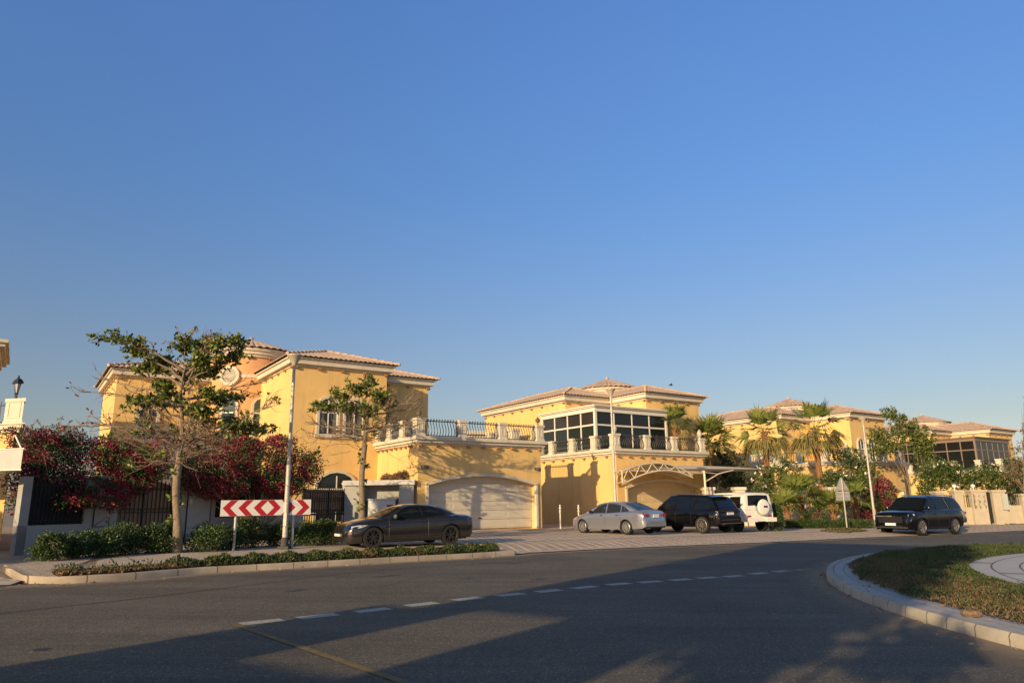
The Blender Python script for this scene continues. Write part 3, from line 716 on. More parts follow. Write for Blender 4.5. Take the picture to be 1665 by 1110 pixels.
def garage(root, w, d, doorc=DOORC, lights=True, left_front=0.5, lod=0, dx0=.52, dx1=None):
    """garage block: x 0..w, y 0..d, parapet at 4.87"""
    dx1 = dx1 or w - .36; zt = 4.45; dy = .55
    mb = MB()
    mb.box(0, w, dy, d, -1.2, zt)                                  # body behind the door recess
    mb.box(0, dx0, 0, dy, -1.2, zt); mb.box(dx1, w, 0, dy, -1.2, zt)
    zs, zc = 2.35, 2.86; N = 16
    arch = [(dx0 + (dx1 - dx0) * i / N, zs + (zc - zs) * (1 - (2 * i / N - 1) ** 2)) for i in range(N + 1)]
    mb.prism(arch + [(dx1, zt), (dx0, zt)], lambda u, v, o: (u, o, v), 0.0, dy)
    mb.build("garage_wall", STUCCO, root)
    # white surround
    mb = MB(); e = .14
    mb.box(dx0 - .06, dx0 + e - .06, -.09, .12, 0, zs + .05); mb.box(dx1 - e + .06, dx1 + .06, -.09, .12, 0, zs + .05)
    a2 = [(u + (0.06 if u > (dx0 + dx1) / 2 else -.06) * (1 if i in (0, N) else 0), v - .04) for i, (u, v) in enumerate(arch)]
    a3 = [(u, v + .15) for u, v in a2]
    for i in range(N): mb.prism([a2[i], a2[i + 1], a3[i + 1], a3[i]], lambda u, v, o: (u, o, v), -.09, .12)
    mb.build("door_surround", WHITE, root)
    # sectional door
    mb = MB(); zz = 0.02
    for i in range(6):
        mb.box(dx0 - .0, dx1 + .0, dy - .10, dy - .02, zz, zz + .462)
        mb.box(dx0, dx1, dy - .065, dy - .01, zz + .462, zz + .49)
        for k_ in range(4):
            xa_ = dx0 + (dx1 - dx0) * (k_ + .04) / 4; xb_ = dx0 + (dx1 - dx0) * (k_ + .96) / 4; mb.box(xa_, xb_, dy - .112, dy - .099, zz + .08, zz + .385)
        zz += .49
    dr_ = mb.build("garage_door", doorc, root)
    mb = MB(); mb.box((dx0 + dx1) / 2 - .1, (dx0 + dx1) / 2 + .1, dy - .13, dy - .1, .55, .6); mb.build("handle", IRON, dr_)
    # cornice
    mb = MB()
    for a, b, e in ((0.0, 0.09, 0.08), (0.092, 0.24, 0.20), (0.242, 0.42, 0.32)):
        mb.box(-e, w + e, -e, d, zt + a, zt + b)
    cb = mb
    for i in range(9):
        a = .12 + (w - .24) * i / 8; cb.box(a - .09, a + .09, -.17, .01, zt - .12, zt - .003, 1)
    for i in range(8):
        a = .8 + (d - 1.2) * i / 7; cb.box(-.17, .01, a - .09, a + .09, zt - .12, zt - .003, 1)
    mb.build("terrace_cornice", [WHITE, CORBEL], root)
    if lights:
        for x in (dx0 - .12, dx1 + .12):
            mb = MB(); mb.lathe([(.0, -.1), (.10, -.08), (.13, 0), (.10, .08), (.0, .1)], (0, 0, 0), 10)
            mb.v = [(x + p[0] * 1.6, -.08 + p[1] * .7, 3.27 + p[2]) for p in mb.v]
            mb.box(x - .23, x + .23, -.04, .0, 3.2, 3.34)
            mb.build("wall_light", mat("bulkhead_lamp", (.10, .10, .11), .3), root, smooth=True)

# --- villa 1 (left)
A1 = np.array([-5.01, 37.71, 0.12 + 0.075])
v1 = thing("villa", "yellow villa with an orange round turret, nearest on the left behind the two bare trees", "house", A1, YAW)
garage(v1, 8.0, 5.4)
g8 = [(.05, 5.0), (.05, 3.4), (.05, 1.75), (.05, .08), (2.66, .08), (5.28, .08), (7.9, .08)]
balustrade(v1, g8, 4.87, None, lamps=[(.05, .08, 'urn'), (7.9, .08, 'urn')])
balustrade(v1, [(7.9, 2.6), (7.9, 5.2)], 4.87, None)
block(v1, -5.2, .45, 5.2, 14.5, 9.0)                      # tall front block
block(v1, .46, 4.95, 8.45, 15, 9.0, corb=(1, 0, 0, 1))    # set-back block on the right
block(v1, -13.05, -6.0, 13.8, 22, 9.0)                    # left wing
block(v1, -8.5, 2.5, 14.6, 21, 8.98)
turret(v1, -5.35, 14.3, 2.65, 10.6, 12.3, win_ang=R_(-110) - YAW + R_(16))
tw = (-4.9, 7.0)
for cx in (-3.1, -1.55): arch_window(v1, cx, 5.2, 5.3, 1.05, 1.5, .5, transom=1.2)
arch_window(v1, -2.45, 5.2, 0.5, 2.3, 1.75, .9, m=GLASS, transom=1.75, surround=False)
arch_window(v1, -11.2, 13.8, 5.4, 1.0, 1.4, .5)
# turret windows (flat panels set tangentially)
for ang in (-112, -72):
    a = R_(ang) - YAW + R_(20); ca, sa = math.cos(a), math.sin(a); r_ = 2.65
    def T(u, v, o, ca=ca, sa=sa): return (-5.35 + ca * (r_ + o) - sa * u, 14.3 + sa * (r_ + o) + ca * u, v)
    mb = MB(); mb.prism([(-.55, 5.5), (.55, 5.5), (.55, 7.6), (.35, 7.95), (0, 8.1), (-.35, 7.95), (-.55, 7.6)], T, -.3, .05); wn = mb.build("window", WHITE, v1)
    mb = MB(); mb.prism([(-.4, 5.6), (.4, 5.6), (.4, 7.6), (.25, 7.85), (0, 7.95), (-.25, 7.85), (-.4, 7.6)], T, .04, .06); mb.build("pane", mat("teal_glass", (.03, .07, .075), .06), wn)
    mb = MB(); mb.prism([(-.4, 7.0), (.4, 7.0), (.4, 7.08), (-.4, 7.08)], T, .05, .09); mb.build("frame", WPAINT, wn)
# first-floor balcony beside the turret
mb = MB(); mb.box(-10.5, -6.8, 11.6, 13.79, 4.6, 4.95); mb.box(-10.4, -6.9, 11.7, 13.78, -1, 4.6); mb.build("balcony", WHITE, v1)
balustrade(v1, [(-10.3, 11.8), (-8.6, 11.8), (-7.0, 11.8)], 4.95, None)

# --- villas 2, 3, 4: one design
def villa_b(org, label, lod=0, glass='white', doorc=DOORY, lamps=()):
    r = thing("villa", label, "house", org, YAW)
    garage(r, 8.3, 9.2, doorc, lod=lod, lights=(glass != 'white'), dx0=.75, dx1=7.8)
    yy = [(.05, 8.95), (.05, 6.66), (.05, 4.33), (.05, 2.0), (.05, .08)]
    balustrade(r, yy + [(2.8, .08), (5.4, .08), (8.2, .08)], 4.87, None, lod=lod, nb=9 if lod else 12, lamps=lamps)
    block(r, 6.03, 11.75, 3.05, 13, 8.85)
    block(r, 1.57, 8.0, 7.0, 18.2, 8.85)
    block(r, 8.1, 13.5, 13.01, 19, 8.84)
    turret(r, 10.3, 11.9, 2.55, 10.4, 12.1)
    return r
C2 = np.array([6.59, 46.36, 0.12 - 0.09]); C3 = np.array([27.05, 58.2, 0.12 - .40]); C4 = np.array([48.9, 72.5, .12 - .73])
v2 = villa_b(C2, "yellow villa with a white framed glass room on its terrace, behind the shade canopy", lamps=[(.05, .08, 'pine'), (8.2, .08, 'pine')])
v3 = villa_b(C3, "yellow villa behind the tall fan palms with two round windows in its side wall", 1, glass=None, lamps=[(.05, 8.95, 'urn'), (.05, .08, 'globe'), (8.2, .08, 'globe')])
v4 = villa_b(C4, "furthest yellow villa on the right with a dark brown glass room on its terrace", 1, glass='brown', lamps=[])

def glass_room(root, x0, x1, y0, y1, z0, z1, zm, zb2, nx, ny, mframe, mglass, name="glass_room", slope=0.0):
    mb = MB(); p = .075
    def post(x, y, s_=p): mb.box(x - s_, x + s_, y - s_, y + s_, z0, z1 - .3)
    for x, y in ((x0, y0), (x1, y0), (x0, y1), (x1, y1)): post(x, y, .09)
    xs_ = [x0 + (x1 - x0) * i / nx for i in range(nx + 1)]; ys_ = [y0 + (y1 - y0) * i / ny for i in range(ny + 1)]
    for x in xs_[1:-1]: mb.box(x - .04, x + .04, y0 - .05, y0 + .05, z0, z1 - .3)
    for y in ys_[1:-1]: mb.box(x0 - .05, x0 + .05, y - .05, y + .05, z0, z1 - .3); mb.box(x1 - .05, x1 + .05, y - .05, y + .05, z0, z1 - .3)
    for z, s_ in ((zm, .055), (z0 + .08, .07)):
        mb.box(x0 + .05, x1 - .05, y0 - .053, y0 + .053, z - s_, z + s_); mb.box(x0 - .053, x0 + .053, y0 + .05, y1, z - s_, z + s_)
        mb.box(x1 - .053, x1 + .053, y0 + .05, y1, z - s_, z + s_)
    g = mb.build(name, mframe, root)
    rf = MB()
    for a, b, e in ((-.45, -.30, .12), (-.298, -.16, .10), (-.158, -.08, .22), (-.078, .0, .30)): rf.box(x0 - e, x1 + e, y0 - e, y1 + .1, z1 + a, z1 + b)
    rf.build("glass_room_roof", mframe, g)
    for i in range(nx):
        q = MB(); q.box(xs_[i] + .05, xs_[i + 1] - .05, y0 - .01, y0 + .01, zm + .07, z1 - .45); q.build("pane", mglass[0], g)
        q = MB(); q.box(xs_[i] + .05, xs_[i + 1] - .05, y0 - .01, y0 + .01, z0 + .16, zm - .07); q.build("pane", mglass[1], g)
    for i in range(ny):
        q = MB(); q.box(x0 - .01, x0 + .01, ys_[i] + .05, ys_[i + 1] - .05, zm + .07, z1 - .45); q.build("pane", mglass[2], g)
        q = MB(); q.box(x0 - .01, x0 + .01, ys_[i] + .05, ys_[i + 1] - .05, z0 + .16, zm - .07); q.build("pane", mglass[3], g)
    # dark box paints the room's dim interior behind the panes
    q = MB(); q.box(x0 + .3, x1 - .3, y0 + .5, y1 - .1, z0 + .02, z1 - .5); q.build("curtain_or_dim_box", mat("dim_interior", (.06, .065, .06), .9), g)
    return g
gA = mat("tinted_glass_side", (.035, .03, .028), .04, spec=.7); gB = mat("tinted_glass_low", (.018, .026, .024), .04, spec=.7)  # upper side panes slightly lighter than the rest
gC = mat("tinted_glass_front", (.012, .013, .014), .05, spec=.6); gD = mat("tinted_glass_front_low", (.010, .014, .014), .05, spec=.6)
glass_room(v2, .25, 7.0, 2.15, 8.1, 4.87, 7.98, 6.64, 0, 4, 4, WPAINT, (gC, gD, gA, gB))
BROWN = mat("brown_aluminium", (.23, .165, .115), .45)
gr4 = glass_room(v4, .25, 8.1, 2.15, 10.5, 4.87, 8.25, 6.9, 0, 6, 6, BROWN, (gC, gD, gC, gD))
# round windows of villa 3's side wall
for yy_ in (8.2, 9.95):
    fr = MB(); N = 24; x_ = 1.57; 
    for i in range(N):
        a0, a1 = 2 * math.pi * i / N, 2 * math.pi * (i + 1) / N
        f = lambda r, a, o: (x_ - o, yy_ + r * math.cos(a), 5.7 + r * math.sin(a))
        fr.add([f(.82, a0, 0), f(.82, a1, 0), f(.82, a1, .12), f(.82, a0, .12), f(.52, a1, .12), f(.52, a0, .12), f(.52, a1, 0), f(.52, a0, 0)], [(0, 1, 2, 3), (3, 2, 4, 5), (5, 4, 6, 7)])
    for i in range(6):
        a = 2 * math.pi * i / 6; fr.tube([f(.1, a, .08), f(.53, a, .08)], .035, 4)
        for j in range(8):
            b0, b1 = 2 * math.pi * j / 8, 2 * math.pi * (j + 1) / 8
            c = (.32 * math.cos(a + .52), .32 * math.sin(a + .52))
            fr.tube([(x_ - .07, yy_ + c[0] + .13 * math.cos(b0), 5.7 + c[1] + .13 * math.sin(b0)), (x_ - .07, yy_ + c[0] + .13 * math.cos(b1), 5.7 + c[1] + .13 * math.sin(b1))], .025, 4, cap=False)
    wn = fr.build("round_window", WPAINT, v3)
    gl = MB(); gl.add([f(.53, 2 * math.pi * i / N, .02) for i in range(N)], [tuple(range(N))]); gl.build("pane", GLASS, wn)
for cx in (7.4, 9.1): arch_window(v3, cx, 3.05, 5.1, .9, 1.5, .45)
arch_window(v3, 6.0, 7.0, 5.0, .9, 1.6, .4) if False else None


# ------------------------------------------------------------------ trees and shrubs
BARK = mat("pale_bark", (0.25, 0.19, 0.13), 0.95, var=0.35, vscale=8, bump=0.8, bscale=25, dirt=((0.16, 0.12, 0.09), 5, 0.55))
TWIG = mat("tan_twig", (0.27, 0.19, 0.12), 0.95, var=0.3, vscale=5)
TLEAF = mat("broad_leaf", (0.06, 0.11, 0.02), 0.45, island=[(0.03, 0.055, 0.010), (0.07, 0.12, 0.02), (0.13, 0.18, 0.03), (0.22, 0.25, 0.04), (0.27, 0.25, 0.06)], trans=0.25)
RLEAF = mat("withered_leaf", (0.25, 0.08, 0.04), 0.7, island=[(0.14, 0.05, 0.03), (0.28, 0.09, 0.05), (0.20, 0.10, 0.05)], trans=0.15)
def bare_tree(label, base, fork_z, limbs, twig_n, seed, trunk_r=0.13, lean=(0, 0), low_leaves=True, sc_=1.0):
    """limbs: (target point, leaf chance, sub-branches, spread)"""
    r = np.random.default_rng(seed)
    t = thing("tree", label, "tree", base)
    base = np.array(base, float); mb = MB()
    fork = np.array([base[0] + lean[0], base[1] + lean[1], fork_z])
    pts = [base + (fork - base) * s + np.array([math.sin(s * 7) * .04, math.cos(s * 5) * .03, 0]) for s in np.linspace(0, 1, 10)]
    rr = [trunk_r * (1.75 if i == 0 else 1.45 if i == 1 else 1.25 if i == 2 else 1.1 - .12 * i / 9) for i in range(10)]
    mb.tube(pts, rr, 12)
    tr = mb.build("trunk", BARK, t, smooth=True, world=True)
    br, tw = MB(), MB(); LP, LA, RP, RA = [], [], [], []
    LH = .72 * (max(float(q[0][2]) for q in limbs) - fork_z); top_ = np.mean([np.array(q[0], float) for q in limbs], 0)
    lead = np.array([(top_[0] - fork[0]) * .3, 0, LH])
    br.tube([fork + lead * q + np.array([math.sin(q * 6) * .06, math.cos(q * 5) * .06 - .06, 0]) for q in np.linspace(-.03, 1, 8)], [trunk_r * (.80 - .62 * q) for q in np.linspace(0, 1, 8)], 8, cap=False)
    def rosette(p, d, n=8, brown=False, spr=1.0):
        for _ in range(n):
            q = d * .35 + r.normal(size=3) * .55 * spr + np.array([0, 0, .22])
            (RP if brown else LP).append(p + r.normal(size=3) * .035 * sc_); (RA if brown else LA).append(q)
    def grow(p, d, L, rad, depth, leafp):
        k = 4 if depth else 5; pts = [p]; q = p.copy(); dd = d.copy()
        for i in range(k):
            dd = dd + r.normal(size=3) * .22 + np.array([0, 0, .07]); dd /= np.linalg.norm(dd)
            q = q + dd * L / k; pts.append(q.copy())
        (br if rad > .012 else tw).tube(pts, [max(.0045, rad * (1 - .65 * i / k)) for i in range(k + 1)], 5 if rad > .02 else 4, cap=False)
        if depth < 2:
            for _ in range(r.integers(2, 5) if depth else r.integers(3, 6)):
                i = r.integers(1, k + 1); d2 = dd + r.normal(size=3) * .75; d2[2] = d2[2] * .6 + .12; d2 /= np.linalg.norm(d2)
                grow(pts[i], d2, L * r.uniform(.4, .7), rad * .55, depth + 1, leafp)
        if r.random() < leafp:
            rosette(pts[-1], dd, 9)
            if r.random() < .6: rosette(pts[-2], dd, 6)
        elif r.random() < .06: rosette(pts[-1], dd, 2, True, .5)
    for tgt, leafp, nb, spread in limbs:
        tgt = np.array(tgt, float); z0 = r.uniform(-.35, .55)
        hz_ = max(0, tgt[2] - fork_z); st = fork + lead * min(.72 * hz_, LH) / LH + np.array([0, 0, 0 if hz_ > .5 else min(z0, 0)])
        N = 9; ctrl = st * .45 + tgt * .55; ctrl[2] = st[2] + (tgt[2] - st[2]) * (.85 if leafp > .3 else .45); ctrl = ctrl + r.normal(size=3) * .10
        pts = [(1 - s) ** 2 * st + 2 * s * (1 - s) * ctrl + s * s * tgt for s in np.linspace(0, 1, N)]
        pts = [p + r.normal(size=3) * .03 * (0 < i < N - 1) for i, p in enumerate(pts)]
        L = np.linalg.norm(tgt - st)
        br.tube(pts, [trunk_r * .40 * (1 - .80 * i / (N - 1)) * min(1, .45 + L / 4) for i in range(N)], 6, cap=False)
        for _ in range(nb):
            s = r.uniform(.3, 1) ** .7; i = min(N - 1, max(1, int(s * (N - 1))))
            d = (pts[i] - pts[i - 1]); d /= np.linalg.norm(d); d = d + r.normal(size=3) * .6; d[2] += .1; d /= np.linalg.norm(d)
            grow(pts[i], d, spread * r.uniform(.6, 1.2), .017 * sc_, 1, leafp * (.35 if s > .85 else .02))
        if leafp > .5:
            for i in range(int(N * .6), N):
                for _ in range(9 if sc_ == 1 else 7): rosette(pts[i] + (pts[i] - pts[i - 1]) * r.uniform(-.5, .5) + r.normal(size=3) * np.array([.15, .15, .07]) * sc_ + np.array([0, 0, .04]), (pts[i] - pts[i - 1]), 8)
    for _ in range(twig_n):                     # dense bare twigs in the lower crown
        a = r.uniform(0, 2 * math.pi); d = np.array([math.cos(a), math.sin(a), r.uniform(-.15, .9)]); d /= np.linalg.norm(d)
        grow(fork + np.array([0, 0, r.uniform(-.25, 1.0)]) + d * r.uniform(.1, .9), d, r.uniform(.5, 1.3) * sc_, .013, 1, .05)
    if low_leaves:
        for _ in range(14):
            z = r.uniform(.25, 1) ; p = base + (fork - base) * z; a = r.uniform(0, 6.28)
            rosette(p + np.array([math.cos(a), math.sin(a), 0]) * (trunk_r + .02), np.array([math.cos(a), math.sin(a), .3]), 7)
    br.build("branches", BARK, t, smooth=True, world=True); tw.build("twigs", TWIG, t, world=True)
    n = len(LP)
    leafmesh("leaves", LP, LA, r.uniform(.11, .20, n) * sc_, r.uniform(.06, .10, n) * sc_, TLEAF, t)
    if RP: leafmesh("withered_leaves", RP, RA, .13, .07, RLEAF, t)
    return t
def P3(px, py, d, dd=0): return D(px, py, d + dd)
b = G(285, 898, KH); d1 = b[1]
limbs = []
for px, py, dy, lp, nb, sp in [(168, 552, -.5, .95, 9, .45), (215, 572, 0, .9, 7, .45), (258, 588, .6, .9, 8, .5), (300, 556, 0, .85, 9, .55), (338, 560, .8, .9, 9, .5), (380, 556, -.3, .95, 8, .4), (392, 582, .3, .95, 8, .4),
                              (345, 600, .5, .6, 7, .5), (262, 632, -1, .6, 8, .5), (215, 640, 1, .25, 7, .5), (130, 632, 0, .03, 6, .55), (165, 615, 1.2, .04, 5, .5), (160, 690, -.8, .02, 9, .6), (95, 690, 0.2, .04, 7, .5),
                              (200, 700, 1.5, .05, 9, .6), (350, 640, -.6, .7, 7, .45), (440, 612, 0, .03, 9, .6), (440, 660, -.8, .04, 9, .55), (400, 640, 1, .08, 8, .6), (360, 700, -.9, .45, 9, .5), (415, 705, .5, .5, 9, .5),
                              (350, 545, .4, .03, 6, .45), (232, 600, .8, .9, 5, .4), (330, 585, -.6, .9, 6, .4), (300, 612, .9, .8, 5, .4), (268, 655, .7, .7, 5, .4), (225, 655, -.4, .6, 5, .4), (375, 650, .3, .75, 5, .4), (395, 690, -.3, .7, 6, .4), (430, 700, .2, .6, 5, .35), (330, 670, -1, .6, 5, .4), (240, 700, -1.3, .12, 9, .55), (320, 690, -1.5, .2, 9, .5), (390, 560, 1.2, .05, 6, .4)]:
    limbs.append((D(px, py, d1 + dy), lp, nb, sp))
bare_tree("large half bare street tree with broad green leaf clusters, tallest, left of the chevron sign", (b[0], b[1], gz(b[0]) + KH), D(291, 742, d1)[2], limbs, 120, 21, 0.105, (D(291, 742, d1)[0] - b[0], 0))
d2 = 33.0; x2 = D(588, 800, d2)[0]
limbs = []
for px, py, dy, lp, nb, sp in [(520, 662, 0, .85, 7, .5), (545, 645, .6, .7, 7, .5), (572, 632, -.4, .9, 7, .5), (598, 622, .5, .85, 6, .5), (620, 640, 0, .9, 8, .55), (636, 656, .8, .6, 7, .5), (560, 662, -1, .6, 7, .5), (600, 668, -1, .7, 8, .6),
                              (665, 652, 0, .02, 9, .7), (684, 662, .8, .03, 9, .6), (690, 690, -.5, .02, 9, .6), (655, 690, 1.3, .04, 9, .6), (508, 690, 0, .02, 8, .7), (500, 712, .6, .02, 7, .6), (540, 700, -1, .05, 8, .6), (625, 690, -1.4, .15, 8, .6), (575, 690, 1, .2, 8, .6)]:
    limbs.append((D(px, py, d2 + dy), lp, nb, sp))
bare_tree("smaller street tree with bare twigs and a few leaf clusters behind the parked convertible", (x2, d2, gz(x2) + KH), D(590, 722, d2)[2], limbs, 80, 33, 0.125, (.05, 0), sc_=1.25)

def blob_points(blobs, n, r, shell=0.35):
    """random points spread through a set of ellipsoids (cx,cy,cz,rx,ry,rz), denser near the surface"""
    vol = np.array([b[3] * b[4] + b[4] * b[5] for b in blobs]); pick = r.choice(len(blobs), n, p=vol / vol.sum())
    B = np.array(blobs)[pick]; d = r.normal(size=(n, 3)); d /= np.linalg.norm(d, axis=1)[:, None]
    rad = 1 - shell * r.random(n) ** 1.3 + r.normal(size=n) * .05
    P = B[:, :3] + d * rad[:, None] * B[:, 3:6]
    return P, d
def foliage(name, blobs, n, L, W, mats, parent=None, seed=0, flower=None, zmin=None, lump=0.25, shell=.4, loc=None):
    r = np.random.default_rng(seed)
    P, d = blob_points(blobs, n, r, shell)
    c = vnoise(P[:, 0] * 1 + P[:, 2] * .7 + 50, P[:, 1] + P[:, 2] + 50, lump * 2, seed + 1)
    P = P + d * (c - .5)[:, None] * lump
    mi = np.zeros(n, int)
    if flower:                                   # clumps of a second leaf colour near the surface
        f = vnoise(P[:, 0] + 80, P[:, 2] * 1.3 + P[:, 1] * .5 + 80, flower[1], seed + 2)
        mi = ((f + .25 * (r.random(n) - .5)) > flower[0]).astype(int)
    if zmin is not None: k = P[:, 2] > zmin; P, d, mi = P[k], d[k], mi[k]
    A = d * .5 + r.normal(size=P.shape) * .6 + np.array([0, 0, .15])
    m_ = len(P)
    return leafmesh(name, P, A, L * r.uniform(.6, 1.3, m_), W * r.uniform(.7, 1.2, m_), mats, parent, mi=mi if isinstance(mats, (list, tuple)) else None, loc=loc)
BUSHL = mat("shrub_leaf", (0.05, 0.09, 0.02), 0.5, island=[(0.022, 0.045, 0.012), (0.04, 0.075, 0.018), (0.07, 0.12, 0.03), (0.10, 0.15, 0.035)], trans=0.18)
BUSHY = mat("yellowish_shrub_leaf", (0.12, 0.13, 0.03), 0.5, island=[(0.06, 0.09, 0.02), (0.12, 0.14, 0.03), (0.22, 0.20, 0.05), (0.14, 0.12, 0.04)], trans=0.2)
BRACT = mat("magenta_bract", (0.35, 0.03, 0.08), 0.6, island=[(0.16, 0.014, 0.03), (0.30, 0.022, 0.055), (0.42, 0.045, 0.09), (0.22, 0.03, 0.045), (0.14, 0.05, 0.03)], trans=0.2)
PINKB = mat("bright_pink_bract", (0.6, 0.08, 0.12), 0.6, island=[(0.35, 0.04, 0.07), (0.60, 0.09, 0.13), (0.70, 0.14, 0.20)], trans=0.3)
DRYB = mat("dry_brown_leaf", (0.20, 0.12, 0.07), 0.8, island=[(0.12, 0.07, 0.04), (0.22, 0.13, 0.08), (0.16, 0.12, 0.06)], trans=0.15)
def stems(mb, base, blobs, n, r, rad=.02):
    for _ in range(n):
        b = blobs[r.integers(len(blobs))]; tgt = np.array([b[0] + r.normal() * b[3] * .5, b[1] + r.normal() * b[4] * .5, b[2] + r.normal() * b[5] * .4])
        s = np.array(base) + np.array([r.normal() * .1, r.normal() * .1, 0]); mid = (s + tgt) / 2 + r.normal(size=3) * .15
        mb.tube([s, mid, tgt], [rad, rad * .7, rad * .3], 5, cap=False)
def bougainvillea(label, base, pxb, n, seed, flower=(.56, .2), Lf=.085, tips=60):
    r = np.random.default_rng(seed)
    t = thing("bougainvillea", label, "bougainvillea", base)
    blobs = []
    for px, py, dep, rx, rz in pxb:
        c = D(px, py, dep); k = dep / F_PX; blobs.append((c[0], c[1], c[2], rx * k, min(1.3, rx * k * .9), rz * k))
    mb = MB(); stems(mb, base, blobs, 26, r, .035)
    # arching shoots that leave the mass
    SP, SA = [], []
    for _ in range(tips):
        b = blobs[r.integers(len(blobs))]; a = r.normal(size=3); a[2] = abs(a[2]) * .8 + .2; a /= np.linalg.norm(a)
        p = np.array(b[:3]) + a * np.array(b[3:6]) * .8; q = p + a * r.uniform(.3, .75); e = q + np.array([a[0] * .25, a[1] * .25, r.uniform(-.2, .15)])
        mb.tube([p, q, e], [.008, .006, .004], 4, cap=False)
        for s in r.random(9): SP.append(p + (q - p) * s + r.normal(size=3) * .03 if s < .6 else q + (e - q) * (s - .6) * 2.5); SA.append(r.normal(size=3))
    mb.build("stems", TWIG, t, world=True)
    foliage("leaves", blobs, n, Lf, Lf * .62, [BUSHL, BRACT], t, seed, flower, lump=.45, shell=.55)
    leafmesh("shoot_leaves", SP, SA, Lf, Lf * .6, [BUSHL, BRACT], t, mi=r.integers(0, 2, len(SP)))
    return t
gb = lambda px, py, d, z=0: (D(px, py, d)[0], d, gz(D(px, py, d)[0]) + KH)
bougainvillea("dark magenta bougainvillea spilling over the wall left of the large half bare tree", gb(120, 860, 25.2),
              [(50, 740, 24, 34, 36), (95, 745, 25, 44, 40), (150, 752, 25.5, 46, 36), (205, 755, 26, 44, 30), (250, 762, 26.5, 34, 26), (75, 790, 24.5, 48, 26), (140, 795, 25.2, 50, 20), (205, 790, 26, 46, 16), (90, 712, 25, 40, 14), (35, 710, 24, 22, 14), (262, 730, 27, 18, 14), (50, 815, 24, 26, 18), (228, 768, 26.5, 34, 30), (185, 735, 26, 40, 22), (150, 812, 25.2, 60, 16), (100, 815, 24.6, 50, 20), (45, 775, 24, 34, 34), (75, 735, 24.6, 34, 26)], 44000, 5, (.51, .20))
bougainvillea("magenta bougainvillea mound over the wall behind the chevron sign and lamp post", gb(420, 850, 30.5),
              [(325, 762, 28.5, 36, 34), (372, 762, 29.5, 44, 42), (425, 756, 30.5, 48, 44), (472, 765, 31.5, 40, 40), (505, 762, 32, 18, 26), (350, 790, 29.2, 50, 20), (440, 790, 31, 52, 20), (395, 722, 30.2, 34, 16), (455, 718, 31, 26, 12), (308, 775, 28, 20, 22)], 42000, 6, (.47, .22))
def shrub(label, px, py, rpx, hpx, seed, mats=None, name="shrub", group=None, n=4200, Lf=.07, dep=None, flower=None, cat="shrub"):
    g = G(px, py, KH) if dep is None else D(px, py, dep); k = g[1] / F_PX
    if dep is not None: g = np.array([g[0], dep, 0])
    bz = gz(g[0]) + KH; rx, hz = rpx * k, hpx * k
    r = np.random.default_rng(seed)
    t = thing(name, label, cat, (g[0], g[1] + rx * .5, bz), group=group)
    bl = [(g[0] + r.normal() * rx * .28, g[1] + rx * .5 + r.normal() * rx * .25, bz + hz * q, rx * s, rx * s * .9, hz * h_) for q, s, h_ in ((.32, .95, .36), (.5, .8, .42), (.68, .62, .36), (.55, .7, .4))]
    mb = MB(); stems(mb, (g[0], g[1] + rx * .5, bz), bl, 9, r, .012); mb.build("stems", TWIG, t, world=True)
    foliage("leaves", bl, n, Lf, Lf * .55, mats or BUSHL, t, seed, flower, zmin=bz + .01, lump=.18, shell=.6)
    return t
GH = "shrubs along the wall on the left"
for i, (px, py, rp, hp, lb) in enumerate([(78, 912, 30, 46, "low dark shrub at the left end of the hedge row, beside the yellow wall corner"), (115, 908, 30, 38, "leafy shrub second from the left in the hedge row below the black fence panel"),
        (155, 905, 30, 42, "leafy shrub below the square meter hatch in the wall"), (195, 902, 30, 46, "leafy shrub in front of the left end of the barred gate"),
        (235, 900, 30, 44, "leafy shrub in front of the middle of the barred gate"), (268, 897, 20, 48, "leafy shrub touching the left side of the large tree trunk")]):
    shrub(lb, px, py, rp, hp, 40 + i, group=GH)
for i, (px, py, rp, hp, m_, lb) in enumerate([(330, 897, 30, 42, None, "round green shrub right of the large tree trunk"), (366, 893, 28, 38, None, "round green shrub behind the left post of the chevron sign"),
        (405, 890, 30, 50, [BUSHL, BUSHY], "tallest shrub with yellow tips below the middle of the chevron sign"), (440, 888.5, 27, 38, None, "green shrub just left of the lamp post foot"),
        (500, 887.5, 26, 38, None, "green shrub just right of the sign's right post"), (535, 886, 26, 40, None, "green shrub touching the front bumper of the grey convertible")]):
    shrub(lb, px, py, rp, hp, 60 + i, m_, group="shrubs behind the chevron sign", flower=(.45, .3) if m_ else None)

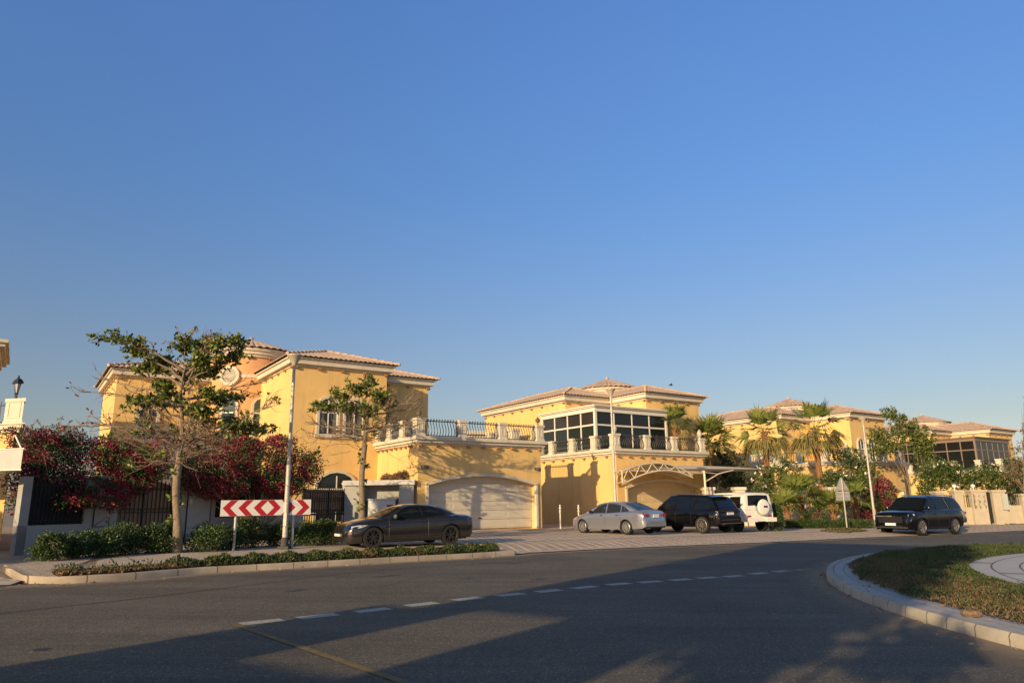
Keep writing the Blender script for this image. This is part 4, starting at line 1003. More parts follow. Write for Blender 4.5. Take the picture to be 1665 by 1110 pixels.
# palms
PALMG = mat("palm_green", (0.10, 0.14, 0.03), 0.45, island=[(0.05, 0.09, 0.02), (0.12, 0.17, 0.035), (0.20, 0.23, 0.05), (0.24, 0.25, 0.07)], trans=0.2)
PALMY = mat("palm_dry", (0.25, 0.18, 0.07), 0.7, island=[(0.16, 0.15, 0.04), (0.30, 0.24, 0.07), (0.20, 0.22, 0.05), (0.12, 0.08, 0.04), (0.24, 0.16, 0.07)], trans=0.2)
PTRUNK = mat("palm_trunk", (0.26, 0.13, 0.06), 0.95, var=0.5, vscale=9, bump=1.0, bscale=18)
def fan_leaf(mb, o, d, L, nseg, droop, rad, r, mi=0, spread=1.35):
    d = np.array(d, float); d /= np.linalg.norm(d)
    h = o + d * L * .5 + np.array([0, 0, -droop * .15 * L]); e = o + d * L + np.array([0, 0, -droop * .5 * L])
    mb.tube([o, h, e], [.022, .016, .012], 4, mi)
    ax = e - h; ax /= np.linalg.norm(ax)
    sd_ = np.cross(ax, [0, 0, 1.]); sd_ /= np.linalg.norm(sd_) + 1e-9
    tw = r.normal() * .35; up = np.cross(sd_, ax); sd_ = sd_ * math.cos(tw) + up * math.sin(tw); up = np.cross(sd_, ax)
    for i in range(nseg):
        a = (i / (nseg - 1) - .5) * 2 * spread; q = ax * math.cos(a) + sd_ * math.sin(a) + up * (.18 * abs(a))
        Ls = rad * (1 - .25 * abs(a) / spread) * r.uniform(.75, 1.1); wd = np.cross(q, up); wd /= np.linalg.norm(wd) + 1e-9
        wd = wd * rad * .034
        p1 = e + q * Ls * .6; tip = e + q * Ls + np.array([0, 0, -droop * .35 * rad - rad * r.uniform(.02, .22)])
        mb.add([e, p1 + wd, p1 - wd, tip], [(0, 1, 2), (1, 3, 2)], mi)
def fan_palm(label, x, y, zb, h, tr, crown_r, n_green, n_dry, seed, cat="palm tree", name="fan_palm", group=None, short=False, boots=True):
    r = np.random.default_rng(seed)
    t = thing(name, label, cat, (x, y, zb), group=group)
    mb = MB(); k = 14; pts = [(x + math.sin(i * .5) * .03, y, zb + h * i / (k - 1)) for i in range(k)]
    mb.tube(pts, [tr * (1.25 if i == 0 else 1 + .12 * (i % 2)) * (1 - .18 * i / k) for i in range(k)], 10)
    mb.build("trunk", PTRUNK, t, smooth=True, world=True)
    top = np.array([x, y, zb + h])
    if boots:
        mb = MB()
        for i in range(60 if not short else 34):
            a = r.uniform(0, 6.28); z = r.uniform(-(.35 if short else 1.3), .05); o = top + np.array([math.cos(a) * tr * .9, math.sin(a) * tr * .9, z])
            mb.tube([o, o + np.array([math.cos(a) * .16, math.sin(a) * .16, .2])], [.03, .012], 4)
        mb.build("leaf_bases", mat("leaf_base_orange", (.42, .20, .08), .9, var=.4, vscale=5), t, world=True)
    mb = MB()
    for i in range(n_green):
        a = i * 2.4 + r.uniform(-.3, .3); el = R_((-5 if short else 2) + 74 * (i / n_green) + r.uniform(-8, 8))
        d = np.array([math.cos(a) * math.cos(el), math.sin(a) * math.cos(el), math.sin(el)])
        fan_leaf(mb, top, d, crown_r * (.34 if short else .46), 22, .35 * (1 - el), crown_r * (.72 if short else .62), r)
    mb.build("crown", PALMG, t, world=True)
    if n_dry:
        mb = MB()
        for i in range(n_dry):
            a = i * 2.4 + r.uniform(-.4, .4); el = R_(-18 + 42 * r.random())
            d = np.array([math.cos(a) * math.cos(el), math.sin(a) * math.cos(el), math.sin(el)])
            fan_leaf(mb, top + np.array([0, 0, -.15 - .25 * r.random()]), d, crown_r * .40, 14, .9, crown_r * .55, r, spread=1.0)
        mb.build("skirt", PALMY, t, world=True)
    return t
def fp(label, px, pyb, pyc, dep, **kw):
    p = D(px, pyb, dep); z1 = D(px, pyc, dep)[2]; zb = gz(p[0]) + KH
    return fan_palm(label, p[0], dep, zb, z1 - zb, **kw)
GP = "tall fan palms before the third villa"
fp("tall fan palm with a shaggy dry skirt, left of the pair before the third villa", 1255, 840, 704, 53, tr=.24, crown_r=2.3, n_green=13, n_dry=24, seed=1, group=GP)
fp("tall fan palm with a shaggy dry skirt, right of the pair before the third villa", 1340, 840, 698, 50, tr=.22, crown_r=2.4, n_green=13, n_dry=24, seed=2, group=GP)
tp_ = C2 + U * 7.75 + V * 1.9; fan_palm("potted fan palm on the terrace right of the white glass room", tp_[0], tp_[1], C2[2] + 4.88, D(1097, 690, tp_[1])[2] - C2[2] - 4.88, .14, 1.75, 22, 3, 3)
fp("bushy fan palm right of the second villa's terrace end", 1160, 830, 722, 56, tr=.2, crown_r=2.7, n_green=26, n_dry=8, seed=4)
GS = "short fan palms in the bed before the third villa"
for i, (px, pyc, dep, cr, lb) in enumerate([(1281, 826, 44, 1.5, "short fan palm nearest the white off-roader, beside the dark clipped bush"), (1306, 806, 45, 1.9, "widest short fan palm with an orange stump, second from the left in the bed"),
        (1356, 824, 45, 1.45, "short fan palm with pale orange leaf bases just left of the triangular sign"), (1393, 814, 46, 1.8, "short fan palm with orange leaf bases between the triangular sign and the lamp post")]):
    fp(lb, px, 840, pyc, dep, tr=.19, crown_r=cr, n_green=16, n_dry=0, seed=10 + i, cat="palm", name="short_fan_palm", group=GS, short=True)

def leafy_tree(label, px, pyb, dep, blobs_px, n, seed, mats=None, L=.17, W=.07, tr=.09, cat="tree", name="frangipani_tree", flowers=0, shell=.75, nst=12):
    r = np.random.default_rng(seed); p = D(px, pyb, dep); zb = gz(p[0]) + KH
    t = thing(name, label, cat, (p[0], dep, zb))
    blobs = []
    for bx, by, dd, rx, rz in blobs_px:
        c = D(bx, by, dep + dd); k = (dep + dd) / F_PX; blobs.append((c[0], c[1], c[2], rx * k, rx * k * .8, rz * k))
    mb = MB(); cen = np.mean([b_[:3] for b_ in blobs], 0); fk = np.array([p[0] * .7 + cen[0] * .3, dep, zb + (cen[2] - zb) * .4])
    mb.tube([(p[0], dep, zb), (np.array([p[0], dep, zb]) + fk) / 2 + r.normal(size=3) * .05, fk], [tr * 1.2, tr, tr * .8], 8); stems(mb, fk, blobs, nst, r, tr * .3)
    mb.build("trunk", BARK, t, smooth=True, world=True)
    # clustered leaves: rosettes at many points
    m_ = n // 7; C, d = blob_points(blobs, m_, r, shell)
    P = np.repeat(C, 7, 0) + r.normal(size=(m_ * 7, 3)) * .04; A = np.repeat(d, 7, 0) * .3 + r.normal(size=(m_ * 7, 3)) * .6 + np.array([0, 0, .2])
    leafmesh("crown", P, A, L * r.uniform(.6, 1.25, m_ * 7), W * r.uniform(.7, 1.2, m_ * 7), mats or TLEAF, t)
    if flowers:
        C, d = blob_points(blobs, flowers, r, .1); C = C + d * .06
        P = np.repeat(C, 9, 0) + r.normal(size=(flowers * 9, 3)) * .05
        leafmesh("blossoms", P, r.normal(size=P.shape), .11, .09, mat("cream_blossom", (.75, .70, .52), .6), t)
    return t
FL = mat("frangipani_leaf", (0.07, 0.12, 0.03), 0.4, island=[(0.03, 0.06, 0.015), (0.06, 0.10, 0.022), (0.10, 0.15, 0.035), (0.17, 0.20, 0.05)], trans=0.2)
leafy_tree("frangipani with white blossom right of the canopy tip, under the left tall palm", 1262, 840, 47, [(1252, 778, 0, 26, 22), (1278, 765, .5, 22, 26), (1240, 800, .3, 18, 16), (1290, 782, 0, 20, 14)], 3600, 71, FL, flowers=16)
leafy_tree("broad frangipani with white blossom between the right tall palm and the lamp post", 1385, 850, 50, [(1374, 745, 0, 22, 22), (1392, 757, .6, 26, 24), (1352, 778, 0, 24, 14), (1380, 790, -.5, 38, 22), (1410, 772, .5, 24, 26), (1335, 782, 0, 16, 14)], 8000, 72, FL, flowers=42)
leafy_tree("loose bright green tree standing between the third and fourth villas", 1490, 860, 58, [(1440, 722, 0, 28, 24), (1470, 700, 0, 26, 24), (1425, 706, 0, 16, 14), (1495, 715, 0, 26, 26), (1460, 680, 0, 14, 10), (1445, 672, 0, 12, 10), (1505, 745, 0, 20, 24)], 6500, 73, mat("bright_green_leaf", (.1, .14, .03), .45, island=[(0.06, 0.09, 0.02), (0.12, 0.16, 0.035), (0.22, 0.24, 0.06)], trans=.25), L=.22, W=.1, name="street_tree")  # lighter green tints, one per leaf
leafy_tree("dense frangipani with white blossom left of the garden gate globe lamps", 1508, 860, 55, [(1512, 778, 0, 24, 30), (1535, 772, .5, 30, 22), (1506, 805, 0, 14, 26), (1540, 760, 1, 20, 12)], 9000, 74, FL, flowers=26, nst=14)
leafy_tree("wide frangipani with white blossom spreading above the garden gate", 1600, 860, 57, [(1575, 782, 0, 40, 20), (1620, 780, 0, 42, 22), (1655, 772, .5, 30, 26), (1600, 768, .8, 30, 14), (1645, 802, 0, 36, 22), (1560, 776, 0, 22, 16), (1690, 780, 0, 36, 34), (1650, 752, 0, 18, 10)], 15000, 75, FL, flowers=34, nst=20)
leafy_tree("brownish dry tree at the right edge of the picture", 1672, 860, 52, [(1665, 735, 0, 22, 22), (1650, 765, 0, 22, 26), (1690, 760, 0, 24, 50), (1672, 700, 0, 10, 16), (1668, 655, 0, 8, 10)], 2600, 76, [DRYB], L=.14, W=.06, name="street_tree", nst=20)
leafy_tree("dark dense tree behind the canopy between the second and third villas", 1160, 830, 62, [(1150, 775, 0, 30, 20), (1180, 760, 0, 30, 30), (1165, 735, 0, 24, 24), (1200, 785, 0, 26, 20), (1140, 795, 0, 24, 14)], 9000, 77, BUSHL, L=.2, W=.09, name="garden_tree")

# ------------------------------------------------------------------ boundary wall of villa 1
W0 = np.array([-15.35, 23.3, 0]); W1 = np.array([-8.75, 37.55, 0]); WD = (W1 - W0) / np.linalg.norm(W1 - W0); WANG = math.atan2(WD[1], WD[0])
def wl_s(px, py=840):                           # distance along the wall seen at a pixel column
    d = ray(px, py); n = np.array([WD[1], -WD[0], 0]); t = (W0 - CAM) @ n / (d @ n); X = CAM + d * t; return (X - W0) @ WD
wr = thing("boundary_wall", "grey boundary wall with black fence panels along the villa garden on the left", "wall", (W0[0], W0[1], gz(W0[0]) + KH - .02), WANG)
def seg(mb, s0, s1, z0, z1, y0=0.0, y1=.25, mi=0): mb.box(s0, s1, y0, y1, z0, z1, mi)
sg = {k: wl_s(v) for k, v in dict(a=31, b=137, g0=190, g1=281, c0=297, c1=347, d0=349, d1=468, e0=493, e1=578).items()}
LW = np.linalg.norm(W1 - W0)
mb = MB(); H_ = 2.25
seg(mb, -.15, sg['a'], -.5, H_); seg(mb, sg['a'], sg['b'], -.5, .72); seg(mb, sg['b'], sg['g0'], -.5, H_)
seg(mb, sg['g1'], sg['d0'], -.5, H_); seg(mb, sg['d0'], sg['d1'], -.5, .80); seg(mb, sg['d1'], sg['e0'], -.5, H_ - .75)
seg(mb, sg['e1'], LW + .1, -.5, H_)
mb.build("masonry", GREYWALL, wr)
mb = MB(); seg(mb, sg['b'] - .02, sg['g0'] + .02, H_ + .002, H_ + .1, -.05, .3); seg(mb, sg['g1'] - .02, sg['d0'] + .02, H_ + .002, H_ + .1, -.05, .3); seg(mb, sg['e1'] - .04, LW + .1, H_ + .002, H_ + .12, -.05, .3)
mb.build("coping", WHITE, wr)
BLK = mat("black_sheet", (.018, .015, .013), .75, var=.5, vscale=3)
for a, b_, z0 in (('a', 'b', .722), ('d0', 'd1', .802)):
    mb = MB(); seg(mb, sg[a] + .01, sg[b_] - .01, z0, 2.05, .10, .14)
    n_ = int((sg[b_] - sg[a]) / .13)
    for i in range(n_): s = sg[a] + (i + .5) * (sg[b_] - sg[a]) / n_; seg(mb, s - .012, s + .012, z0, 2.12, .05, .075)
    for z in (z0 + .1, 1.95): seg(mb, sg[a] + .01, sg[b_] - .01, z, z + .04, .04, .099)
    mb.build("fence_panel", BLK, wr)
# meter hatch and service door let into the wall
mb = MB(); s0, s1 = wl_s(152), wl_s(176); seg(mb, s0, s1, .62, 1.42, -.03, .0); seg(mb, s0 + .18, s1 - .16, .98, 1.22, -.045, -.031)
h_ = mb.build("meter_hatch", GREYWALL, wr)
mb = MB()
for z in (.60, 1.42): seg(mb, s0 - .02, s1 + .02, z, z + .02, -.04, -.0)
for s in (s0 - .02, s1): seg(mb, s, s + .02, .6, 1.44, -.041, -.001)
for z in (.74, 1.3): seg(mb, s1 - .1, s1 - .04, z, z + .05, -.05, -.03)
mb.build("hatch_seam", IRON, h_)
mb = MB(); s0, s1 = wl_s(303), wl_s(340); seg(mb, s0, s1, .45, 1.95, -.03, -.0); seg(mb, s0, s1, .02, .43, -.03, -.0)
d_ = mb.build("service_door", mat("grey_metal_door", (.40, .41, .40), .5, var=.1), wr)
mb = MB(); seg(mb, s0 + .06, s0 + .2, 1.35, 1.55, -.04, -.031); mb.build("notice", WPAINT, d_)
mb = MB(); seg(mb, s0 - .03, s0, .0, 2.0, -.04, 0.); seg(mb, s1, s1 + .03, 0., 2., -.04, 0.); seg(mb, s0, s1, 1.95, 1.99, -.04, 0.); mb.build("door_frame", IRON, d_)
GATEB = mat("tan_gate_sheet", (.36, .25, .15), .85, var=.25, vscale=4)
def gate(label, s0, s1, z0, z1, arch, seed, low=None):
    o = W0 + WD * s0; t = thing("garden_gate", label, "gate", (o[0], o[1], gz(o[0]) + KH - .02), WANG); L = s1 - s0
    f = lambda a: arch * (1 - (2 * a / L - 1) ** 2)
    n = 14; mb = MB(); mb.prism([(0.02, z0), (L - .02, z0)] + [(L - .02 - (L - .04) * i / n, z1 - .08 + f((L - .04) * (n - i) / n)) for i in range(n + 1)], lambda u, v, o_: (u, o_, v), .14, .17)
    mb.build("sheet", GATEB, t)
    mb = MB(); k = int(L / .17)
    for i in range(k + 1):
        a = .03 + (L - .06) * i / k; r_ = .03 if i in (0, k, k // 2) else .014; mb.box(a - r_, a + r_, .09 - r_, .09 + r_, .05 if low is None else low, z1 + f(a))
    for z in (z0 + .1, (z0 + z1) / 2 - .05, (z0 + z1) / 2 + .07, z1 - .2): mb.box(.03, L - .03, .073, .107, z, z + .035)
    if low is not None: mb.box(.03, L - .03, .06, .12, z0 - .12, z0 - .03)
    mb.build("bars", IRON, t); return t
gate("tan sheeted gate with black bars and arched top, left of the large half bare tree", sg['g0'], sg['g1'], .12, 2.1, .22, 1)
gate("tan sheeted gate with straight black bars, right of the chevron sign", sg['e0'], sg['e1'], .95, 2.15, 0.0, 2, low=.1)
# utility niche between wall and garage
N0 = np.array([-8.75, 37.5, 0]); NX = N0[0]; zb = gz(NX) + KH - .02
nt_ = thing("utility_niche", "grey concrete utility niche with flat roof slab beside the first garage", "niche", (NX, 37.5, zb))
mb = MB(); w_ = 3.55
mb.box(0, .95, 0, 1.0, -.3, 2.3); mb.box(w_ - .75, w_, 0, 1.0, -.3, 2.3); mb.box(.95, w_ - .75, .85, 1.0, -.3, 2.3); mb.build("walls", GREYWALL, nt_)
mb = MB(); mb.box(-.1, w_ + .06, -.12, 1.1, 2.302, 2.55); mb.build("roof_slab", mat("pale_slab", (.55, .53, .49), .85, var=.2), nt_)
t = thing("meter_cabinet", "pale grey metal meter cabinet standing inside the utility niche", "cabinet", (NX + 1.85, 38.0, zb))
mb = MB(); mb.box(-.72, .72, -.15, .25, 0, 1.55); mb.box(-.78, .78, -.2, .28, 1.552, 1.62); cb_ = mb.build("casing", mat("cabinet_grey", (.55, .56, .54), .5, var=.1), t)
for s in (-1, 1):
    mb = MB(); mb.box(-.35 + s * .35 - .33, -.35 + s * .35 + .33 + .35 - .35, -.175, -.152, .08, 1.5)
    mb.v = [(p[0] + .35 if True else 0, p[1], p[2]) for p in mb.v]; dd_ = mb.build("door", mat("cabinet_grey", (.5, .5, .5)), t)
mb = MB(); mb.box(-.45, -.1, -.185, -.176, .7, 1.25); mb.build("notice", WPAINT, t)
mb = MB(); mb.box(.28, .62, -.185, -.176, 1.2, 1.3); mb.build("nameplate", IRON, t)
mb = MB(); mb.box(.05, .1, -.2, -.176, .75, .85); mb.build("handle", IRON, t)
# clipped brown creeper on the garage side wall
f_ = foliage("dry_creeper", [tuple(A1[:2] - U[:2] * .12 + V[:2] * s) + (3.0 - .05 * s, .32, .6, .36 + (.1 if s < 2 else 0)) for s in (1.3, 1.9, 2.6, 3.3, 3.9)], 5200, .09, .05, DRYB, None, 9, loc=tuple(A1[:2] + V[:2] * 2.5) + (2.6,))
tag(f_, "brown dried creeper hedge on the side wall of the first garage above the niche", "hedge")

# ------------------------------------------------------------------ street furniture
def lamp_post(label, px, py, top_py, pxt, dark_foot=True, r0=.085):
    g = G(px, py, KH); h = D(pxt, top_py, g[1])[2] - (gz(g[0]) + KH)
    t = thing("lamp_post", label, "lamp post", (g[0], g[1], gz(g[0]) + KH), group="street lamp posts")
    mb = MB(); mb.tube([(0, 0, 0), (0, 0, h * .42), (0, 0, h * .425), (0, 0, h - .35)], [r0, r0 * .82, r0 * .72, r0 * .58], 14); mb.build("pole", GALV, t, smooth=True)
    mb = MB(); mb.lathe([(r0 * .6, h - .42), (r0 * .62, h - .36), (.20, h - .1), (.25, h - .04), (.25, h), (.05, h + .05)], (0, 0, 0), 20); mb.build("lamp_head", mat("lamp_head_tan", (.45, .38, .27), .5), t, smooth=True)
    mb = MB(); mb.cbox((0, 0, .04), (.34, .34, .10)); mb.lathe([(r0 * 1.4, .08), (r0 * 1.35, .30), (r0, .36)], (0, 0, 0), 14)
    mb.build("foot", mat("dark_foot", (.06, .055, .05), .8) if dark_foot else WPAINT, t, smooth=True)
    mb = MB(); mb.box(-.05, .05, -r0 - .01, -r0 + .02, .7, 1.1); mb.build("hatch", GALV, t); return t
lamp_post("tall lamp post behind the red chevron sign", 462, 892, 577, 478)
lamp_post("tall lamp post in front of the silver sedan", 1003, 866, 632, 990.5)
lamp_post("tall lamp post between the triangular sign and the black off-roader on the right", 1424, 857.5, 679, 1404, False)
# chevron sign
p0, p1 = G(380, 894.5, KH), G(475, 891.5, KH); sd_ = p1[1]
c0 = D(357.5, 826, p0[1] - .1); c1 = D(504.5, 823, p0[1] + 1.4)
pl, pr = np.array([p0[0], p0[1]]), np.array([p1[0], p1[1]]); dv = pr - pl; dl_ = np.linalg.norm(dv); dv /= dl_; ang = math.atan2(dv[1], dv[0])
t = thing("chevron_sign", "white board with red chevrons pointing both ways on two grey posts", "road sign", (pl[0], pl[1], gz(pl[0]) + KH), ang)
def onsign(px, py):
    d = ray(px, py); n = np.array([dv[1], -dv[0], 0]); P_ = np.array([*pl, 0]); tt_ = (P_ - CAM) @ n / (d @ n); X = CAM + d * tt_
    return (X[:2] - pl) @ dv, X[2] - (gz(pl[0]) + KH)
(xa, za), (xb, zb_), (xc, zc_) = onsign(357.5, 839), onsign(504.5, 834.5), onsign(358.5, 813)
zt_ = zc_; zbm = za; Hs = zt_ - zbm; Ls = xb - xa
for x in (0, dl_): 
    mb = MB(); mb.tube([(x, .04, -.05), (x, .04, zt_ - .05)], .042, 10); mb.build("post", mat("grey_post", (.42, .42, .40), .5, .3, var=.15), t, smooth=True)
mb = MB(); mb.box(xa, xb, -.03, -.008, zbm, zt_); bd = mb.build("board", mat("sign_white", (.74, .71, .66), .45), t)
RED = mat("sign_red", (.42, .015, .02), .45)
pitch_ = Ls / 6.05
for i in range(6):
    mb = MB(); s = -1 if i < 3 else 1; tip = xa + .03 * Ls + pitch_ * (i + (0 if s < 0 else .86)) - (0 if s < 0 else .03 * Ls) + (.015 * Ls if s > 0 else -.01 * Ls)
    w1 = pitch_ * .47; e = Hs / 2 * .98; zc = (zbm + zt_) / 2; k_ = pitch_ * .50
    poly = [(tip, zc), (tip - s * k_, zc + e), (tip - s * (k_ + w1), zc + e), (tip - s * w1, zc), (tip - s * (k_ + w1), zc - e), (tip - s * k_, zc - e)]
    mb.prism(poly, lambda u, v, o_: (u, o_, v), -.033, -.0302); mb.build("chevron", RED, bd)
# triangular sign from behind
g = G(1377, 859.5, KH); dd = g[1]; t = thing("road_sign", "back of a triangular warning sign with a square plate below, on a grey pole", "road sign", (g[0], dd, gz(g[0]) + KH), R_(8))
k = dd / F_PX; zz = lambda py: D(1372, py, dd)[2] - (gz(g[0]) + KH)
mb = MB(); mb.tube([(0, -.03, 0), (0, -.03, zz(778))], .04, 8); mb.build("pole", GALV, t, smooth=True)
zt2, zm2, zl2 = zz(776), zz(797), zz(810); hw = .44
SB = mat("sign_back_grey", (.36, .35, .32), .45, .3, var=.1)
mb = MB(); mb.prism([(-hw, zm2), (hw, zm2), (.05, zt2), (-.05, zt2)], lambda u, v, o_: (u, o_, v), .02, .035); mb.build("triangle_plate", SB, t)
mb = MB(); mb.box(-hw, hw, .02, .035, zl2 - .12, zm2 - .05); mb.build("square_plate", SB, t)
mb = MB()
for z, h_ in ((zl2 + .1, hw * .9), (zm2 - .12, hw * .9), (zm2 + .12, hw * .7)): mb.box(-h_, h_, -.0, .018, z, z + .04)
mb.build("bracket", GALV, t)
# two white barrier posts in front of the passage
for px, pt, lb in ((911.5, 820, "white post with two collars in the passage, left of the pair"), (941.5, 820, "white post with two collars in the passage, just left of the silver sedan")):
    g = G(px, 859 if px < 920 else 857, KH); h = D(px, pt, g[1])[2] - gz(g[0]) - KH
    t = thing("barrier_post", lb, "post", (g[0], g[1], gz(g[0]) + KH), group="white posts in the passage")
    mb = MB(); mb.tube([(0, 0, 0), (0, 0, h)], .038, 8); mb.build("pole", WPAINT, t, smooth=True)
    for z in (h * .7, h * .85):
        mb = MB(); mb.lathe([(.045, -.05), (.085, 0), (.045, .05)], (0, 0, z), 10); mb.build("collar", WPAINT, t)

# ------------------------------------------------------------------ shade canopy in front of villa 2's garage
CAN = mat("cream_steel", (.72, .62, .44), .5); FAB = mat("canopy_fabric", (.66, .58, .45), .9, trans=.15)
t = thing("shade_canopy", "cream arched steel canopy with grey fabric over the second villa's driveway", "canopy", C2, YAW)
v0 = -3.0
PC = C2 + V * v0
def cv(px, py):
    d = ray(px, py); n = np.array([U[1], -U[0], 0]); tt_ = (PC - CAM) @ n / (d @ n); X = CAM + d * tt_; return (X - PC) @ U, X[2] - C2[2]
aL, aT, aR = cv(1011, 766), cv(1068, 752.5), cv(1108, 765); bL = cv(1012, 784)
Nn = 12; up_, lo_ = [], []
for i in range(Nn + 1):
    s = i / Nn; u = aL[0] + (aR[0] + 1.0 - aL[0]) * s; z = aL[1] + (aT[1] - aL[1]) * (1 - (2 * s - 1) ** 2) if s < .5 else (aT[1] - (aT[1] - aL[1] + .15) * (2 * s - 1) ** 2)
    up_.append((u, z)); lo_.append((u + (.0 if i else .02), z - (.78 - .62 * s) if i else bL[1]))
for vv, sh in ((v0, 0), (-.25, 1.9)):
    mb = MB(); mb.tube([(u, vv, z) for u, z in up_], .045, 6); mb.tube([(u, vv, z) for u, z in lo_], .045, 6)
    for i in range(Nn): a, b_ = (up_[i], lo_[i + 1]) if i % 2 else (lo_[i], up_[i + 1]); mb.tube([(a[0], vv, a[1]), (b_[0], vv, b_[1])], .028, 5)
    mb.tube([(up_[0][0], vv, up_[0][1]), (lo_[0][0], vv, lo_[0][1])], .04, 5); mb.v = [(p[0] + sh, p[1], p[2]) for p in mb.v]; mb.build("arch_truss", CAN, t)
mb = MB(); nn_ = 10
for j in range(nn_ + 1):
    v_ = v0 + .05 + (-.3 - v0) * j / nn_; sag = -.10 * math.sin(math.pi * j / nn_)
    mb.v += [(u + 1.9 * j / nn_, v_, z + .05 + sag) for u, z in up_]
for j in range(nn_):
    for i in range(Nn): q = j * (Nn + 1) + i; mb.f.append((q, q + 1, q + Nn + 2, q + Nn + 1)); mb.m.append(0)
mb.build("fabric", FAB, t, smooth=True)
cA, cB = cv(1068, 754), cv(1268, 763)
zc0 = cv(1100, 764)[1]; zc1 = cv(1245, 763)[1]
# long cantilevered sail continuing to the right
mb = MB(); NL = 14; rows = []
for j in range(7):
    s_ = j / 6; v_ = v0 + .02 + 2.8 * s_; rise = .34 * math.sin(math.pi * min(1, s_ * 1.0 + .06)) + .0
    row = []
    for i in range(NL + 1):
        q = i / NL; u = aT[0] + .4 + (cB[0] - aT[0] - .4) * q * (1 - .03 * abs(s_ - .35)); z = zc0 + (zc1 - zc0) * q + rise * (1 - .8 * q ** 3)
        row.append((u, v_, z))
    mb.v += row
for j in range(6):
    for i in range(NL): q = j * (NL + 1) + i; mb.f.append((q, q + 1, q + NL + 2, q + NL + 1)); mb.m.append(0)
mb.build("long_fabric", FAB, t, smooth=True)
mb = MB(); mb.tube([(aL[0], v0 + .1, zc0 - .08), (cv(1145, 766)[0], v0 + .1, zc0 - .08)], .04, 6)
pu = cv(1146, 780)[0]; mb.tube([(pu, v0, -.2), (pu, v0, zc0 - .02)], .07, 8); ua = cv(1192, 764)
mb.tube([(pu, v0, cv(1146, 783)[1]), ((pu + ua[0]) / 2, v0, (cv(1146, 783)[1] + ua[1]) / 2 + .15), (ua[0], v0, ua[1])], .04, 6); mb.tube([(pu, v0, zc0 - .1), ((pu + ua[0]) / 2, v0, (cv(1146, 783)[1] + ua[1]) / 2 + .12)], .025, 5)
mb.tube([(pu, v0, zc0 - .03), (pu, -.2, zc0 - .03)], .05, 6)
mb.build("support_post", CAN, t, smooth=True)

